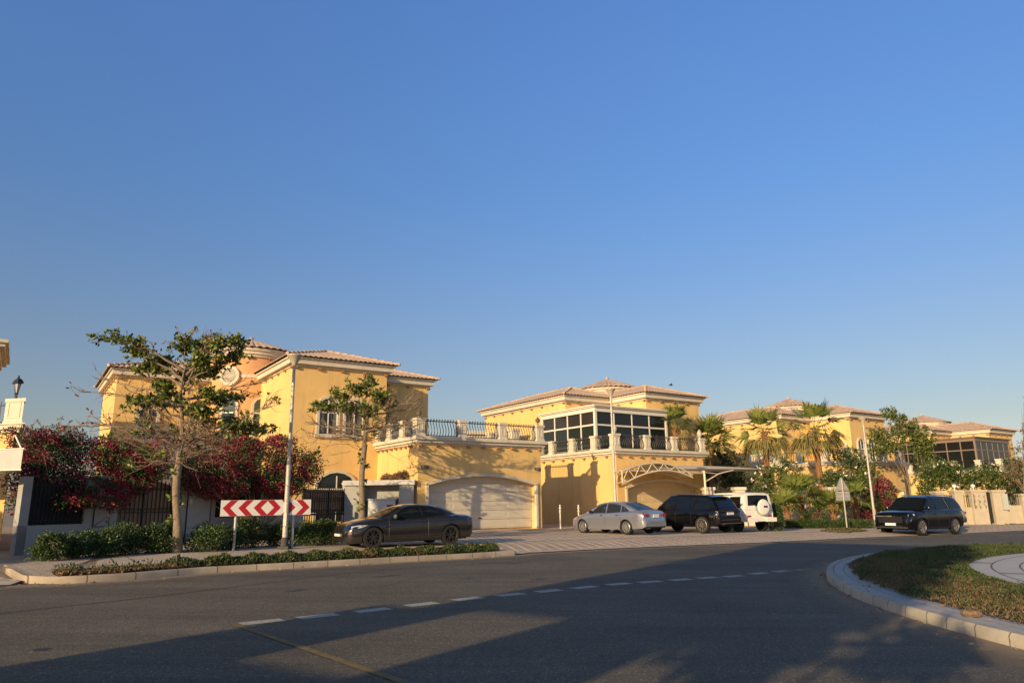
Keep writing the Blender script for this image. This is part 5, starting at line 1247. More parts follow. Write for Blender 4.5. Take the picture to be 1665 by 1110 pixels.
# ------------------------------------------------------------------ cars
TYRE = mat("tyre", (.014, .013, .012), .85); RUBR = mat("black_trim", (.012, .012, .013), .45); UNDER = mat("underbody", (.006, .006, .006), .9)
CGL = mat("car_glass", (.006, .008, .009), .05, spec=.35); CGL2 = mat("car_glass_light", (.02, .022, .018), .05, spec=.4)
CHROME = mat("chrome", (.55, .55, .55), .12, 1.0); LENS = mat("headlight_lens", (.55, .56, .55), .1, .3, coat=1); REDL = mat("tail_lamp", (.30, .012, .012), .15, coat=1); PLATE = mat("number_plate", (.72, .70, .64), .4)
def car(name, label, pos, heading, sp):
    """local +x forward, +y left"""
    bz = gz(pos[0]) + sp.get('h0', KH)
    t = thing(name, label, "car", (pos[0], pos[1], bz), heading)
    xf, xr, rw, Wd = sp['xf'], sp['xr'], sp['r'], sp['W'] / 2
    paint = mat(*sp['paint'][0], **sp['paint'][1])
    ip = lambda key, x: float(np.interp(x, [p[0] for p in sp[key]], [p[1] for p in sp[key]]))
    x0, x1 = sp['top'][0][0], sp['top'][-1][0]
    xs_ = sorted(set(list(np.round(np.linspace(x0, x1, 64), 3)) + [round(c + q * rw * 1.14 * k_, 3) for c in (xf, xr) for q in (-1, 1) for k_ in (1.002, .97, .9, .75, .5, .25)]))
    xs_ = [x for x in xs_ if x0 <= x <= x1]
    ra = rw * sp.get('arch', 1.14)
    def zbot(x):
        z = ip('bot', x)
        for c in (xf, xr):
            if abs(x - c) < ra: z = max(z, rw + math.sqrt(ra * ra - (x - c) ** 2))
        return z
    def half(x, arch=True):
        zb = zbot(x) if arch else ip('bot', x); zs = ip('belt', x); zc = ip('top', x); w_ = ip('plan', x) * Wd
        z0 = ip('bot', x); bow = sp.get('bow', .03)
        rows = []
        for f_, wf in ((0, .965), (.12, .985), (.35, 1.0), (.62, 1.0), (.80, .992), (.93, .975), (1.0, .94)):
            z = z0 + f_ * (zs - z0); rows.append((w_ * (1 - (1 - wf) * sp.get('tuck', 1)), max(z, zb)))
        # flare over the wheels
        for c in (xf, xr):
            dd_ = abs(x - c)
            if dd_ < ra * 1.25:
                k2 = (1 - (dd_ / (ra * 1.25)) ** 2) * sp.get('flare', .02); rows = [(y + k2 * max(0, 1 - abs(z - rw * 2.1) / .35), z) for y, z in rows]
        rows += [(w_ * .80, zs + .72 * (zc - zs)), (w_ * .45, zs + .94 * (zc - zs)), (0, zc)]
        return rows
    mb = MB(); nr = 10; full = 2 * nr - 1
    for x in xs_:
        h = half(x); ring = [(x, y, z) for y, z in h] + [(x, -y, z) for y, z in h[-2::-1]]; mb.v += ring
    for i in range(len(xs_) - 1):
        for j in range(full - 1): mb.f.append((i * full + j, i * full + j + 1, (i + 1) * full + j + 1, (i + 1) * full + j)); mb.m.append(0)
    mb.f.append(tuple(range(full))); mb.m.append(0); mb.f.append(tuple(reversed([(len(xs_) - 1) * full + j for j in range(full)]))); mb.m.append(0)
    body = mb.build("body", paint, t, smooth=32)
    def side(x, z):
        h = half(x, False)[:7]; return float(np.interp(z, [q[1] for q in h], [q[0] for q in h]))
    # dark underbody and wheel housings
    mb = MB(); zl = min(p[1] for p in sp['bot'])
    mb.box(x0 + .25, x1 - .25, -Wd * .72, Wd * .72, zl + .02, min(sp['belt'][1][1], rw * 2.1) - .05)
    mb.box(xr + ra, xf - ra, -Wd * .93, Wd * .93, zl + .01, zl + .12); mb.build("underbody", UNDER, t)
    # greenhouse
    roof = sp['roof']; rx = [p[0] for p in roof]; rz_ = [p[1] for p in roof]; Hm = max(rz_); bm = sp['beltz']
    rt = sp.get('rooft', .70) * Wd; yb_ = sp.get('gbase', .90) * Wd
    rtop = lambda x: float(np.interp(x, rx, rz_))
    pin = sp.get('gplan', None)
    def gy(x, z):
        k_ = float(np.interp(x, [p[0] for p in pin], [p[1] for p in pin])) if pin else 1.0
        f_ = max(0, min(1, (z - bm) / (Hm - bm))); return (yb_ + (rt - yb_) * f_ ** 1.25) * k_
    gxs = sorted(set(list(np.linspace(rx[0], rx[-1], 34)) + rx)); mb = MB(); gr = 6; gfull = 2 * gr - 1
    for x in gxs:
        zt = max(rtop(x), bm - .02); hh = zt - (bm - .05)
        h = [(gy(x, bm - .05), bm - .05), (gy(x, bm + hh * .45), bm + hh * .45), (gy(x, zt - .07), zt - .07), (gy(x, zt) * .965, zt - .025), (gy(x, zt) * .80, zt), (0, zt + .02)]
        h[1] = (h[1][0], min(h[1][1], h[2][1]))
        h = [(y, max(z, bm - .06)) for y, z in h]
        mb.v += [(x, y, z) for y, z in h] + [(x, -y, z) for y, z in h[-2::-1]]
    for i in range(len(gxs) - 1):
        for j in range(gfull - 1): mb.f.append((i * gfull + j, i * gfull + j + 1, (i + 1) * gfull + j + 1, (i + 1) * gfull + j)); mb.m.append(0)
    mb.f.append(tuple(range(gfull))); mb.m.append(0); mb.f.append(tuple(reversed([(len(gxs) - 1) * gfull + j for j in range(gfull)]))); mb.m.append(0)
    rfm = mat(*sp['roofpaint'][0], **sp['roofpaint'][1]) if 'roofpaint' in sp else paint
    mb.build("cabin", rfm, t, smooth=40)
    gm = sp.get('glass', CGL)
    for poly in sp['sidewin']:
        for s in (1, -1):
            mb = MB(); mb.add([(x, s * (gy(x, z) + .012), z) for x, z in poly], [tuple(range(len(poly)))]); mb.build("side_window", gm, t)
    if 'trimline' in sp:
        for s in (1, -1):
            mb = MB(); mb.tube([(x, s * (gy(x, z) + .016), z) for x, z in sp['trimline'][0]], sp['trimline'][2] if len(sp['trimline']) > 2 else .010, 4); mb.build("window_trim", sp['trimline'][1], t)
    for key, nm in (('screen', "windscreen"), ('rearwin', "rear_window")):
        if key in sp:
            xa_, xb_, in_ = sp[key]; mb = MB(); n_ = 8; m_ = 8
            for i in range(n_ + 1):
                x = xa_ + (xb_ - xa_) * i / n_; zt = rtop(x)
                for j in range(m_ + 1):
                    q = -1 + 2 * j / m_; y = gy(x, zt) * .93 * q * in_; a_ = abs(y) / max(.01, gy(x, zt))
                    zz_ = zt + .02 * (1 - a_ / .8) if a_ < .8 else zt - .025 * (a_ - .8) / .165
                    mb.v.append((x, y, zz_ + .012))
            for i in range(n_):
                for j in range(m_): q = i * (m_ + 1) + j; mb.f.append((q, q + 1, q + m_ + 2, q + m_ + 1)); mb.m.append(0)
            # push glass outward horizontally for steep screens
            dx = .02 if key == 'screen' else -.02; mb.v = [(v[0] + dx, v[1], v[2]) for v in mb.v]
            mb.build(nm, gm, t, smooth=60)
    # wheels
    for c, ax in ((xf, 'front'), (xr, 'rear')):
        for s in (1, -1):
            wt = sp.get('wt', .23); yo = Wd * sp.get('track', .985); N = 28
            def Wl(r_, a, y): return (c + r_ * math.cos(a), s * y, rw + r_ * math.sin(a))
            mb = MB(); prof = [(rw * .70, yo - wt), (rw * .96, yo - wt), (rw, yo - wt + .03), (rw, yo - .035), (rw * .965, yo - .008), (rw * .80, yo), (rw * .72, yo - .012), (rw * .70, yo - .05)]
            for r_, y in prof: mb.v += [Wl(r_, 2 * math.pi * i / N, y) for i in range(N)]
            for j in range(len(prof) - 1):
                for i in range(N): mb.f.append((j * N + i, j * N + (i + 1) % N, (j + 1) * N + (i + 1) % N, (j + 1) * N + i)); mb.m.append(0)
            wh = mb.build("wheel", TYRE, t, smooth=True)
            rm = mat(*sp['rim'][0], **sp['rim'][1]); mb = MB()
            prof = [(rw * .73, yo - .01), (rw * .69, yo - .004), (rw * .66, yo - .02), (rw * .64, yo - .12), (rw * .30, yo - .14)]
            for r_, y in prof: mb.v += [Wl(r_, 2 * math.pi * i / N, y) for i in range(N)]
            for j in range(len(prof) - 2):
                for i in range(N): mb.f.append((j * N + i, j * N + (i + 1) % N, (j + 1) * N + (i + 1) % N, (j + 1) * N + i)); mb.m.append(0)
            ns = sp['spokes']
            for i in range(ns):
                a0 = 2 * math.pi * i / ns + .2; sw = sp.get('sw', .10)
                for dlt in ((-.5, .5) if sp.get('twin') else (0,)):
                    a1 = a0 + dlt * 2 * math.pi / ns * .42
                    mb.add([Wl(rw * .14, a0 - .5, yo - .03), Wl(rw * .14, a0 + .5, yo - .03), Wl(rw * .68, a1 + sw, yo - .018), Wl(rw * .68, a1 - sw, yo - .018),
                            Wl(rw * .14, a0 - .5, yo - .07), Wl(rw * .14, a0 + .5, yo - .07), Wl(rw * .68, a1 + sw, yo - .07), Wl(rw * .68, a1 - sw, yo - .07)],
                           [(0, 1, 2, 3), (7, 6, 5, 4), (0, 3, 7, 4), (1, 5, 6, 2), (0, 4, 5, 1)])
            mb.add([Wl(rw * .17, 2 * math.pi * i / 12, yo - .015) for i in range(12)], [tuple(range(12))]); mb.build("rim", rm, wh)
            mb = MB(); mb.add([Wl(rw * .66, 2 * math.pi * i / N, yo - .11) for i in range(N)], [tuple(range(N))]); mb.build("brake_disc", mat("dark_disc", (.03, .03, .03), .5, .5), wh)
    # seams, handles, mirrors
    for xsm, za_, zb2 in sp.get('seams', ()):
        for s in (1, -1):
            mb = MB(); mb.tube([(xsm + q[0], s * (side(xsm, q[1]) + .001), q[1]) for q in [(0, za_ + (zb2 - za_) * i / 6) for i in range(7)]], .006, 4); mb.build("door_seam", RUBR, t)
    for xh, zh in sp.get('handles', ()):
        for s in (1, -1): mb = MB(); y = side(xh, zh); mb.cbox((xh, s * (y + .018), zh), (.2, .03, .035)); mb.build("door_handle", sp.get('handlem', paint), t)
    for xl, zl_, zr_ in sp.get('creases', ()):
        for s in (1, -1):
            n_ = 14; mb = MB(); mb.tube([(xl[0] + (xl[1] - xl[0]) * i / n_, s * (side(xl[0] + (xl[1] - xl[0]) * i / n_, zl_ + (zr_ - zl_) * i / n_) - .002), zl_ + (zr_ - zl_) * i / n_) for i in range(n_ + 1)], .012, 4); mb.build("side_crease", sp.get('creasem', paint), t)
    mx_, mz_, ml_ = sp['mirror']
    for s in (1, -1):
        mb = MB(); y = gy(mx_, mz_); mb.lathe([(.0, -.07 * ml_), (.07, -.06 * ml_), (.095, 0), (.07, .06 * ml_), (0, .07 * ml_)], (0, 0, 0), 10)
        mb.v = [(mx_ + p[0] * .75, s * (y + .15 + p[1] * 1.1), mz_ + p[2] * 1.1) for p in mb.v]; mb.tube([(mx_, s * (y - .02), mz_ - .05), (mx_, s * (y + .12), mz_ - .02)], .022, 5)
        mb.build("mirror", sp.get('mirrorm', paint), t, smooth=True)
    def shell_patch(nm, poly, m, both=True, off=.012):
        """patch given as (x, z) near the nose or tail, following the body side"""
        for s in ((1, -1) if both else (1,)):
            mb = MB(); mb.add([(x, s * (side(x, z) + off), z) for x, z in poly], [tuple(range(len(poly)))] if len(poly) < 5 else [tuple(range(len(poly)))]); mb.build(nm, m, t)
    for nm, poly, m in sp.get('patches', ()): shell_patch(nm, poly, m)
    for nm, b_, m in sp.get('boxes', ()):
        mb = MB(); mb.box(*b_); mb.build(nm, m, t)
    return t, side, gy
BMWP = (("graphite_paint", (.028, .026, .027), .16, .45), dict(coat=.9, var=.05, vscale=2))
bmw = dict(xf=1.40, xr=-1.41, r=.335, W=1.87, arch=1.10, flare=.03,
    top=[(-2.36, .80), (-2.33, .93), (-2.2, 1.0), (-1.75, 1.03), (-1.2, 1.03), (.6, 1.0), (1.0, .98), (1.5, .92), (1.9, .84), (2.12, .74), (2.24, .62), (2.27, .52)],
    belt=[(-2.36, .72), (-2.3, .88), (-2.0, .945), (-1.4, .95), (-.6, .915), (.5, .87), (1.1, .84), (1.6, .78), (2.0, .70), (2.2, .60), (2.27, .48)],
    bot=[(-2.36, .40), (-2.2, .26), (-1.5, .20), (1.5, .18), (2.1, .16), (2.27, .22)],
    plan=[(-2.36, .78), (-2.28, .88), (-2.05, .95), (-1.5, 1.0), (-.6, .975), (.5, .97), (1.3, 1.0), (1.8, .96), (2.05, .88), (2.2, .74), (2.27, .60)],
    beltz=.90, roof=[(-1.85, .98), (-1.55, 1.10), (-1.15, 1.26), (-.75, 1.345), (-.35, 1.375), (0, 1.36), (.28, 1.30), (.7, 1.12), (1.12, .93)], rooft=.60, gbase=.90,
    gplan=[(-1.85, .86), (-1.2, .95), (0, 1.0), (1.12, .94)],
    sidewin=[[(.72, .935), (.35, 1.22), (.12, 1.29), (-.30, 1.315), (-.36, .945)], [(-.42, .947), (-.37, 1.315), (-.8, 1.27), (-1.12, 1.14), (-1.36, .985), (-1.3, .955)]],
    trimline=[[(.76, .925), (-.3, .935), (-1.34, .955), (-1.40, .985)], RUBR], screen=(1.08, .34, 1), rearwin=(-1.80, -1.12, .78),
    paint=BMWP, rim=(("black_rim", (.07, .06, .06), .3, .7), {}), spokes=5, twin=True, sw=.055,
    seams=[(.86, .30, .86), (-.56, .30, .90)], handles=[(-.34, .80)], creases=[((1.2, -1.9), .74, .84), ((.9, -1.0), .32, .34)],
    mirror=(.66, .985, .9), mirrorm=mat("mirror_grey", (.16, .16, .16), .25, .6),
    patches=[("headlight", [(2.10, .60), (1.78, .665), (1.60, .73), (1.85, .735), (2.10, .70)], LENS), ("tail_light", [(-2.33, .76), (-2.1, .79), (-2.05, .88), (-2.30, .87)], REDL),
             ("fender_vent", [(1.02, .62), (.84, .66), (.84, .70), (1.0, .68)], RUBR), ("side_skirt", [(1.0, .18), (-1.0, .2), (-1.0, .26), (1.0, .24)], RUBR)],
    boxes=[("grille", (2.255, 2.30, .04, .26, .47, .62), RUBR), ("grille", (2.255, 2.30, -.26, -.04, .47, .62), RUBR), ("air_intake", (2.2, 2.275, -.5, .5, .24, .38), RUBR), ("number_plate", (2.275, 2.31, -.26, .26, .385, .465), PLATE),
           ("number_plate", (-2.39, -2.355, -.26, .26, .62, .73), PLATE), ("rear_diffuser", (-2.33, -2.2, -.6, .6, .22, .36), RUBR)])
F_, R2 = np.array([-4.56, 23.75]), np.array([-2.17, 25.25]); hd = math.atan2(*(F_ - R2)[::-1]); 
def place(Fw, Rw, W_, side_='left'):
    """root position from the two near wheels' ground points"""
    Fw, Rw = np.array(Fw), np.array(Rw); h = (Fw - Rw) / np.linalg.norm(Fw - Rw); lft = np.array([-h[1], h[0]]); c = (Fw + Rw) / 2
    return c - lft * W_ / 2 if side_ == 'left' else c + lft * W_ / 2, math.atan2(h[1], h[0])
pos, hd = place(F_, R2, 1.87)
car("parked_car", "dark grey soft top convertible parked on the pavement, in front of the first garage", pos, hd, bmw)
SILV = (("silver_paint", (.42, .44, .48), .28, .75), dict(coat=.8))
sedan = dict(xf=1.40, xr=-1.40, r=.325, W=1.83, arch=1.13,
    top=[(-2.46, .62), (-2.44, .90), (-2.36, 1.05), (-2.1, 1.10), (-1.7, 1.10), (.7, 1.02), (1.2, .98), (1.8, .88), (2.2, .76), (2.36, .62), (2.40, .50)],
    belt=[(-2.46, .58), (-2.42, .84), (-2.3, .97), (-1.9, 1.0), (-1.2, .99), (.6, .93), (1.2, .88), (1.8, .78), (2.2, .66), (2.40, .46)],
    bot=[(-2.46, .36), (-2.3, .28), (-1.5, .22), (1.6, .20), (2.2, .2), (2.40, .28)],
    plan=[(-2.46, .80), (-2.38, .90), (-2.1, .97), (-1.4, 1.0), (1.2, 1.0), (1.8, .96), (2.1, .88), (2.3, .74), (2.40, .60)],
    beltz=.95, roof=[(-2.02, 1.06), (-1.6, 1.24), (-1.1, 1.42), (-.6, 1.475), (-.1, 1.485), (.35, 1.43), (.8, 1.24), (1.28, 1.0)], rooft=.66, gbase=.92, gplan=[(-2.02, .86), (-1.2, .96), (0, 1), (1.28, .94)],
    sidewin=[[(.85, .985), (.42, 1.30), (.15, 1.38), (-.08, 1.40), (-.10, .985)], [(-.17, .985), (-.16, 1.40), (-.6, 1.39), (-.98, 1.32), (-1.02, .99)], [(-1.08, .995), (-1.04, 1.31), (-1.25, 1.24), (-1.50, 1.08), (-1.44, 1.0)]],
    trimline=[[(.9, .965), (-.1, .968), (-1.5, .985)], CHROME], screen=(1.22, .40, 1), rearwin=(-1.98, -1.12, .95), glass=CGL2,
    paint=SILV, rim=(("silver_rim", (.55, .54, .52), .3, .8), {}), spokes=10, sw=.11,
    seams=[(.98, .28, .92), (-.12, .28, .95), (-1.10, .30, .97)], handles=[(.08, .86), (-.92, .88)], handlem=CHROME, creases=[((1.2, -2.2), .80, .90)],
    mirror=(.78, 1.02, 1.0), mirrorm=RUBR,
    patches=[("tail_light", [(-2.42, .80), (-2.12, .78), (-2.04, .92), (-2.36, .965)], REDL), ("headlight", [(2.2, .60), (1.85, .66), (1.8, .74), (2.15, .70)], LENS)],
    boxes=[("tail_light", (-2.475, -2.45, .48, .74, .80, .93), REDL), ("tail_light", (-2.475, -2.45, -.74, -.48, .80, .93), REDL), ("number_plate", (-2.485, -2.455, -.2, .2, .76, .90), PLATE), ("bumper_strip", (-2.49, -2.44, -.68, .68, .52, .55), mat(*SILV[0], **SILV[1])), ("exhaust", (-2.47, -2.3, .44, .58, .26, .31), CHROME), ("grille", (2.38, 2.42, -.4, .4, .42, .56), RUBR), ("lower_valance", (-2.47, -2.40, -.62, .62, .3, .36), RUBR)])
pos, hd = place((3.33, 36.15), (5.15, 34.0), 1.83)
car("parked_car", "silver sedan parked nose in behind the middle lamp post", pos, hd, sedan)
BLKP = (("black_paint", (.004, .004, .005), .12, 0.0), dict(coat=.45, spec=.3))
rr = dict(xf=1.55, xr=-1.45, r=.40, W=2.02, arch=1.10,
    top=[(-2.42, .80), (-2.40, 1.02), (-2.30, 1.12), (-1.9, 1.16), (1.1, 1.16), (1.7, 1.14), (2.2, 1.06), (2.42, .92), (2.52, .70)],
    belt=[(-2.42, .76), (-2.38, .98), (-2.2, 1.08), (1.0, 1.08), (1.8, 1.04), (2.3, .94), (2.52, .66)],
    bot=[(-2.42, .46), (-2.2, .36), (-1.5, .30), (1.6, .30), (2.3, .32), (2.52, .42)],
    plan=[(-2.42, .84), (-2.3, .93), (-1.9, .98), (0, 1), (1.8, .99), (2.2, .92), (2.42, .80), (2.52, .68)],
    beltz=1.10, roof=[(-2.34, 1.12), (-2.12, 1.45), (-1.95, 1.70), (-1.6, 1.80), (-.6, 1.86), (.1, 1.87), (.55, 1.80), (1.0, 1.50), (1.42, 1.14)], rooft=.70, gbase=.94, gplan=[(-2.34, .92), (-1.6, .97), (0, 1), (1.42, .95)],
    sidewin=[[(1.12, 1.14), (.72, 1.52), (.45, 1.70), (.18, 1.73), (.16, 1.14)], [(.10, 1.14), (.12, 1.73), (-.75, 1.73), (-.80, 1.14)], [(-.86, 1.14), (-.82, 1.73), (-1.6, 1.66), (-1.85, 1.56), (-2.02, 1.16)]],
    screen=(1.38, .55, 1), rearwin=(-2.30, -2.0, .9), trimline=[[(1.2, 1.125), (-2.05, 1.14)], RUBR],
    paint=BLKP, rim=(("bright_rim", (.50, .45, .38), .25, .85), {}), spokes=10, sw=.07, seams=[(.98, .4, 1.05), (.13, .4, 1.06), (-.83, .4, 1.06)], handles=[(.32, .96), (-.6, .96)], mirror=(1.0, 1.22, 1.15),
    patches=[("tail_light", [(-2.38, .86), (-2.24, .86), (-2.24, 1.05), (-2.36, 1.03)], mat("smoked_lamp", (.12, .10, .10), .12, .3, coat=1))],
    boxes=[("number_plate", (-2.455, -2.425, -.26, .26, .86, .98), PLATE), ("chrome_strip", (-2.45, -2.42, -.72, .72, .62, .64), CHROME), ("bumper_trim", (-2.46, -2.40, -.80, .80, .44, .48), CHROME), ("tail_panel", (-2.44, -2.418, -.8, .8, 1.0, 1.05), RUBR), ("spoiler", (-2.2, -1.9, -.62, .62, 1.78, 1.81), RUBR), ("exhaust", (-2.44, -2.3, .5, .68, .40, .44), CHROME)])
hd_rr = R_(128); hv = np.array([math.cos(hd_rr), math.sin(hd_rr)]); Rw = np.array([9.05, 35.4])
pos, hd = place(Rw + hv * 3.0, Rw, 2.02)
t_, *_x = car("parked_car", "black luxury off-roader parked nose in between the silver sedan and the white off-roader", pos, hd, rr)
def text_on(parent, s_, size, loc, rot, m, name="lettering", ext=.004):
    c = bpy.data.curves.new(name, 'FONT'); c.body = s_; c.size = size; c.extrude = ext; c.align_x = 'CENTER'; c.align_y = 'CENTER'; 
    tmp = bpy.data.objects.new(name, c); COL.objects.link(tmp); dg = bpy.context.evaluated_depsgraph_get(); dg.update()
    me = bpy.data.meshes.new_from_object(tmp.evaluated_get(dg)); bpy.data.objects.remove(tmp); me.materials.clear(); me.materials.append(m)
    o = bpy.data.objects.new(name, me); COL.objects.link(o); o.parent = parent; o.location = loc; o.rotation_euler = rot; return o
text_on(t_, "RANGE ROVER", .075, (-2.447, 0, 1.025), (R_(90), 0, R_(-90)), CHROME)
WHP = (("offroader_white", (.70, .68, .62), .3, 0), dict(coat=.8))
gw = dict(xf=1.42, xr=-1.43, r=.40, W=1.84, arch=1.12, flare=.09, tuck=.35,
    top=[(-2.20, 1.02), (-2.18, 1.14), (-2.1, 1.16), (.9, 1.16), (1.1, 1.16), (2.0, 1.12), (2.16, 1.08), (2.2, .9)],
    belt=[(-2.20, 1.0), (-2.15, 1.10), (.9, 1.11), (2.0, 1.06), (2.18, .98), (2.2, .86)],
    bot=[(-2.20, .52), (-1.9, .48), (2.0, .48), (2.2, .52)], plan=[(-2.20, .965), (-2.12, .99), (0, 1), (2.0, .98), (2.15, .95), (2.2, .92)],
    beltz=1.12, roof=[(-2.19, 1.14), (-2.12, 1.85), (-2.02, 1.93), (-1.0, 1.97), (.3, 1.96), (.55, 1.90), (.78, 1.55), (1.0, 1.14)], rooft=.84, gbase=.975,
    sidewin=[[(.78, 1.18), (.52, 1.75), (.0, 1.78), (.0, 1.18)], [(-.1, 1.18), (-.1, 1.78), (-.85, 1.78), (-.85, 1.18)], [(-1.05, 1.20), (-1.05, 1.76), (-1.85, 1.76), (-1.85, 1.20)]],
    screen=(.96, .58, .98), rearwin=(-2.175, -2.125, .84), paint=WHP, rim=(("dark_rim", (.05, .05, .05), .3, .6), {}), spokes=5, twin=True, sw=.06, seams=[(.05, .6, 1.08), (-.95, .6, 1.08)], handles=[(.15, 1.02), (-.8, 1.02)], mirror=(.8, 1.28, 1.2), mirrorm=mat("offroader_white", (.7, .68, .62)),
    creases=[((1.9, -2.0), .84, .84)], creasem=RUBR,
    boxes=[("tail_light", (-2.225, -2.20, .56, .78, .74, .82), REDL), ("tail_light", (-2.225, -2.20, -.78, -.56, .74, .82), REDL), ("rear_bumper", (-2.40, -2.15, .30, .93, .50, .70), mat("offroader_white", (.7, .68, .62))), ("rear_bumper", (-2.40, -2.15, -.93, -.30, .50, .70), mat("offroader_white", (.7, .68, .62))),
           ("number_plate", (-2.36, -2.3, -.27, .27, .52, .66), PLATE), ("roof_gutter", (-2.1, .5, .80, .84, 1.86, 1.89), WHITE), ("roof_gutter", (-2.1, .5, -.84, -.80, 1.86, 1.89), WHITE)])
hd_g = R_(113); hv = np.array([math.cos(hd_g), math.sin(hd_g)]); rc_ = D(1236, 850, 37.4)[:2]
t_, side_, gy_ = car("parked_car", "white boxy off-roader with a covered spare wheel, parked nose in beside the black one", rc_ + hv * 2.2, hd_g, gw)
mb = MB(); N = 32; zc = 1.22; yc = -.12
for x, r_ in ((-2.2, .30), (-2.24, .385), (-2.42, .395), (-2.46, .36), (-2.475, .30)): mb.v += [(x, yc + r_ * math.cos(2 * math.pi * i / N), zc + r_ * math.sin(2 * math.pi * i / N)) for i in range(N)]
for j in range(4):
    for i in range(N): mb.f.append((j * N + i, j * N + (i + 1) % N, (j + 1) * N + (i + 1) % N, (j + 1) * N + i)); mb.m.append(0 if j > 1 else 1)
mb.f.append(tuple(4 * N + i for i in range(N))); mb.m.append(0)
sw_ = mb.build("spare_wheel", [mat("offroader_white", (.7, .68, .62)), CHROME], t_, smooth=True)
mb = MB(); mb.box(-2.482, -2.47, yc - .22, yc + .04, zc - .02, zc + .07); mb.build("badge", RUBR, sw_)
blk2 = dict(xf=1.50, xr=-1.57, r=.41, W=2.05, arch=1.10,
    top=[(-2.62, .85), (-2.58, 1.1), (-2.4, 1.22), (1.0, 1.24), (1.9, 1.22), (2.35, 1.14), (2.50, .95), (2.55, .75)],
    belt=[(-2.62, .80), (-2.55, 1.05), (-2.3, 1.16), (1.0, 1.17), (2.0, 1.13), (2.4, 1.04), (2.55, .70)],
    bot=[(-2.62, .48), (-2.3, .36), (-1.5, .30), (1.6, .30), (2.3, .28), (2.55, .34)], plan=[(-2.62, .86), (-2.5, .94), (-2.1, .98), (0, 1), (1.9, .99), (2.3, .92), (2.5, .84), (2.55, .78)],
    beltz=1.18, roof=[(-2.58, 1.2), (-2.42, 1.55), (-2.2, 1.82), (-1.9, 1.88), (-.6, 1.93), (.1, 1.92), (.5, 1.84), (.95, 1.5), (1.32, 1.2)], rooft=.74, gbase=.95, gplan=[(-2.58, .93), (-1.8, .98), (0, 1), (1.32, .96)],
    sidewin=[[(1.02, 1.22), (.68, 1.56), (.42, 1.74), (.12, 1.78), (.10, 1.22)], [(.03, 1.22), (.05, 1.78), (-.95, 1.79), (-1.12, 1.30), (-1.05, 1.22)], [(-1.3, 1.28), (-1.12, 1.78), (-2.05, 1.74), (-2.36, 1.3)]],
    trimline=[[(1.1, 1.205), (-1.02, 1.205), (-1.18, 1.26), (-1.02, 1.80)], CHROME, .016], screen=(1.28, .5, 1), rearwin=(-2.54, -2.3, .88),
    paint=BLKP, rim=(("polished_rim", (.62, .60, .55), .2, .9), {}), spokes=6, twin=True, sw=.075, seams=[(.98, .4, 1.12), (.06, .4, 1.13), (-1.0, .42, 1.13)], handles=[(.25, 1.02), (-.82, 1.03)], mirror=(.95, 1.3, 1.25),
    patches=[("headlight", [(2.44, .93), (2.05, .98), (2.06, 1.06), (2.42, 1.03)], LENS), ("daytime_light", [(2.42, .70), (2.34, .70), (2.25, .86), (2.33, .88)], CHROME), ("tail_light", [(-2.58, .84), (-2.44, .84), (-2.42, 1.12), (-2.55, 1.1)], mat("grey_tail_lamp", (.18, .17, .17), .15, coat=1))],
    boxes=[("grille", (2.53, 2.57, -.62, .62, .62, .94), RUBR), ("chrome_bar", (2.56, 2.585, -.80, .80, .93, .965), CHROME), ("badge", (2.585, 2.60, -.10, .10, .92, .975), mat("gold_badge", (.6, .42, .12), .3, .8)), ("number_plate", (2.57, 2.60, -.27, .27, .50, .62), PLATE),
           ("bumper_trim", (2.50, 2.575, -.84, .84, .38, .42), CHROME), ("lower_grille", (2.50, 2.57, -.6, .6, .44, .50), RUBR), ("running_board", (-1.0, 1.0, .86, 1.04, .34, .38), RUBR), ("running_board", (-1.0, 1.0, -1.04, -.86, .34, .38), RUBR), ("roof_rail", (-1.9, .2, .62, .65, 1.94, 1.98), CHROME), ("roof_rail", (-1.9, .2, -.65, -.62, 1.94, 1.98), CHROME)])
Fw = D(1502.5, 868, 36.5)[:2]; hd_t = R_(211.5); hv = np.array([math.cos(hd_t), math.sin(hd_t)])
blk2['h0'] = .03
pos, hd = place(Fw, Fw - hv * 3.07, 2.05); car("parked_car", "large black seven seat off-roader with chrome wheels parked at the kerb on the right", pos, hd, blk2)
dk = dict(sedan); dk['paint'] = (("midnight_paint", (.012, .013, .02), .15, .4), dict(coat=1.0)); dk['glass'] = CGL; dk['rim'] = (("dark_rim", (.05, .05, .05), .3, .6), {})
pos = D(1566, 850, 43.5)[:2] + 2.45 * np.array([math.cos(R_(132)), math.sin(R_(132))]); car("parked_car", "dark sedan mostly hidden behind the large black off-roader", pos, R_(132), dk)

# ------------------------------------------------------------------ far left house
O0 = D(36, 700, 24.5); a0 = R_(-12); zb0 = gz(O0[0]) + KH
Build0 = MB.build
def skew(ax_):
    dx, dy = -.57 * math.cos(ax_) + .82 * math.sin(ax_), .57 * math.sin(ax_) + .82 * math.cos(ax_)
    def b_(s, *a, **k):
        if not k.get("world"): s.v = [(p[0] + p[1] * dx, p[1] * dy, p[2]) for p in s.v]
        return Build0(s, *a, **k)
    return b_
MB.build = skew(a0)
h0 = thing("villa", "yellow house corner with white cornice and lantern at the picture's left edge", "house", (O0[0], 24.5, zb0), a0)
zc = D(36, 697, 24.5)[2] - zb0; zr = D(36, 690, 24.5)[2] - zb0; zp = D(26, 647, 24.5)[2] - zb0
mb = MB(); mb.box(-9, -.30, .25, 8, -.6, zc - .1); mb.build("wall", STUCCO, h0)
mb = MB(); mb.box(-9, -.12, .08, 8, zc - .10, zc); mb.box(-9, .0, -.06, 8, zc + .002, zc + .16); mb.box(-9, .08, -.14, 8, zc + .162, zr + .05); mb.build("cornice", WHITE, h0)
mb = MB(); px0, px1 = -.84, -.08
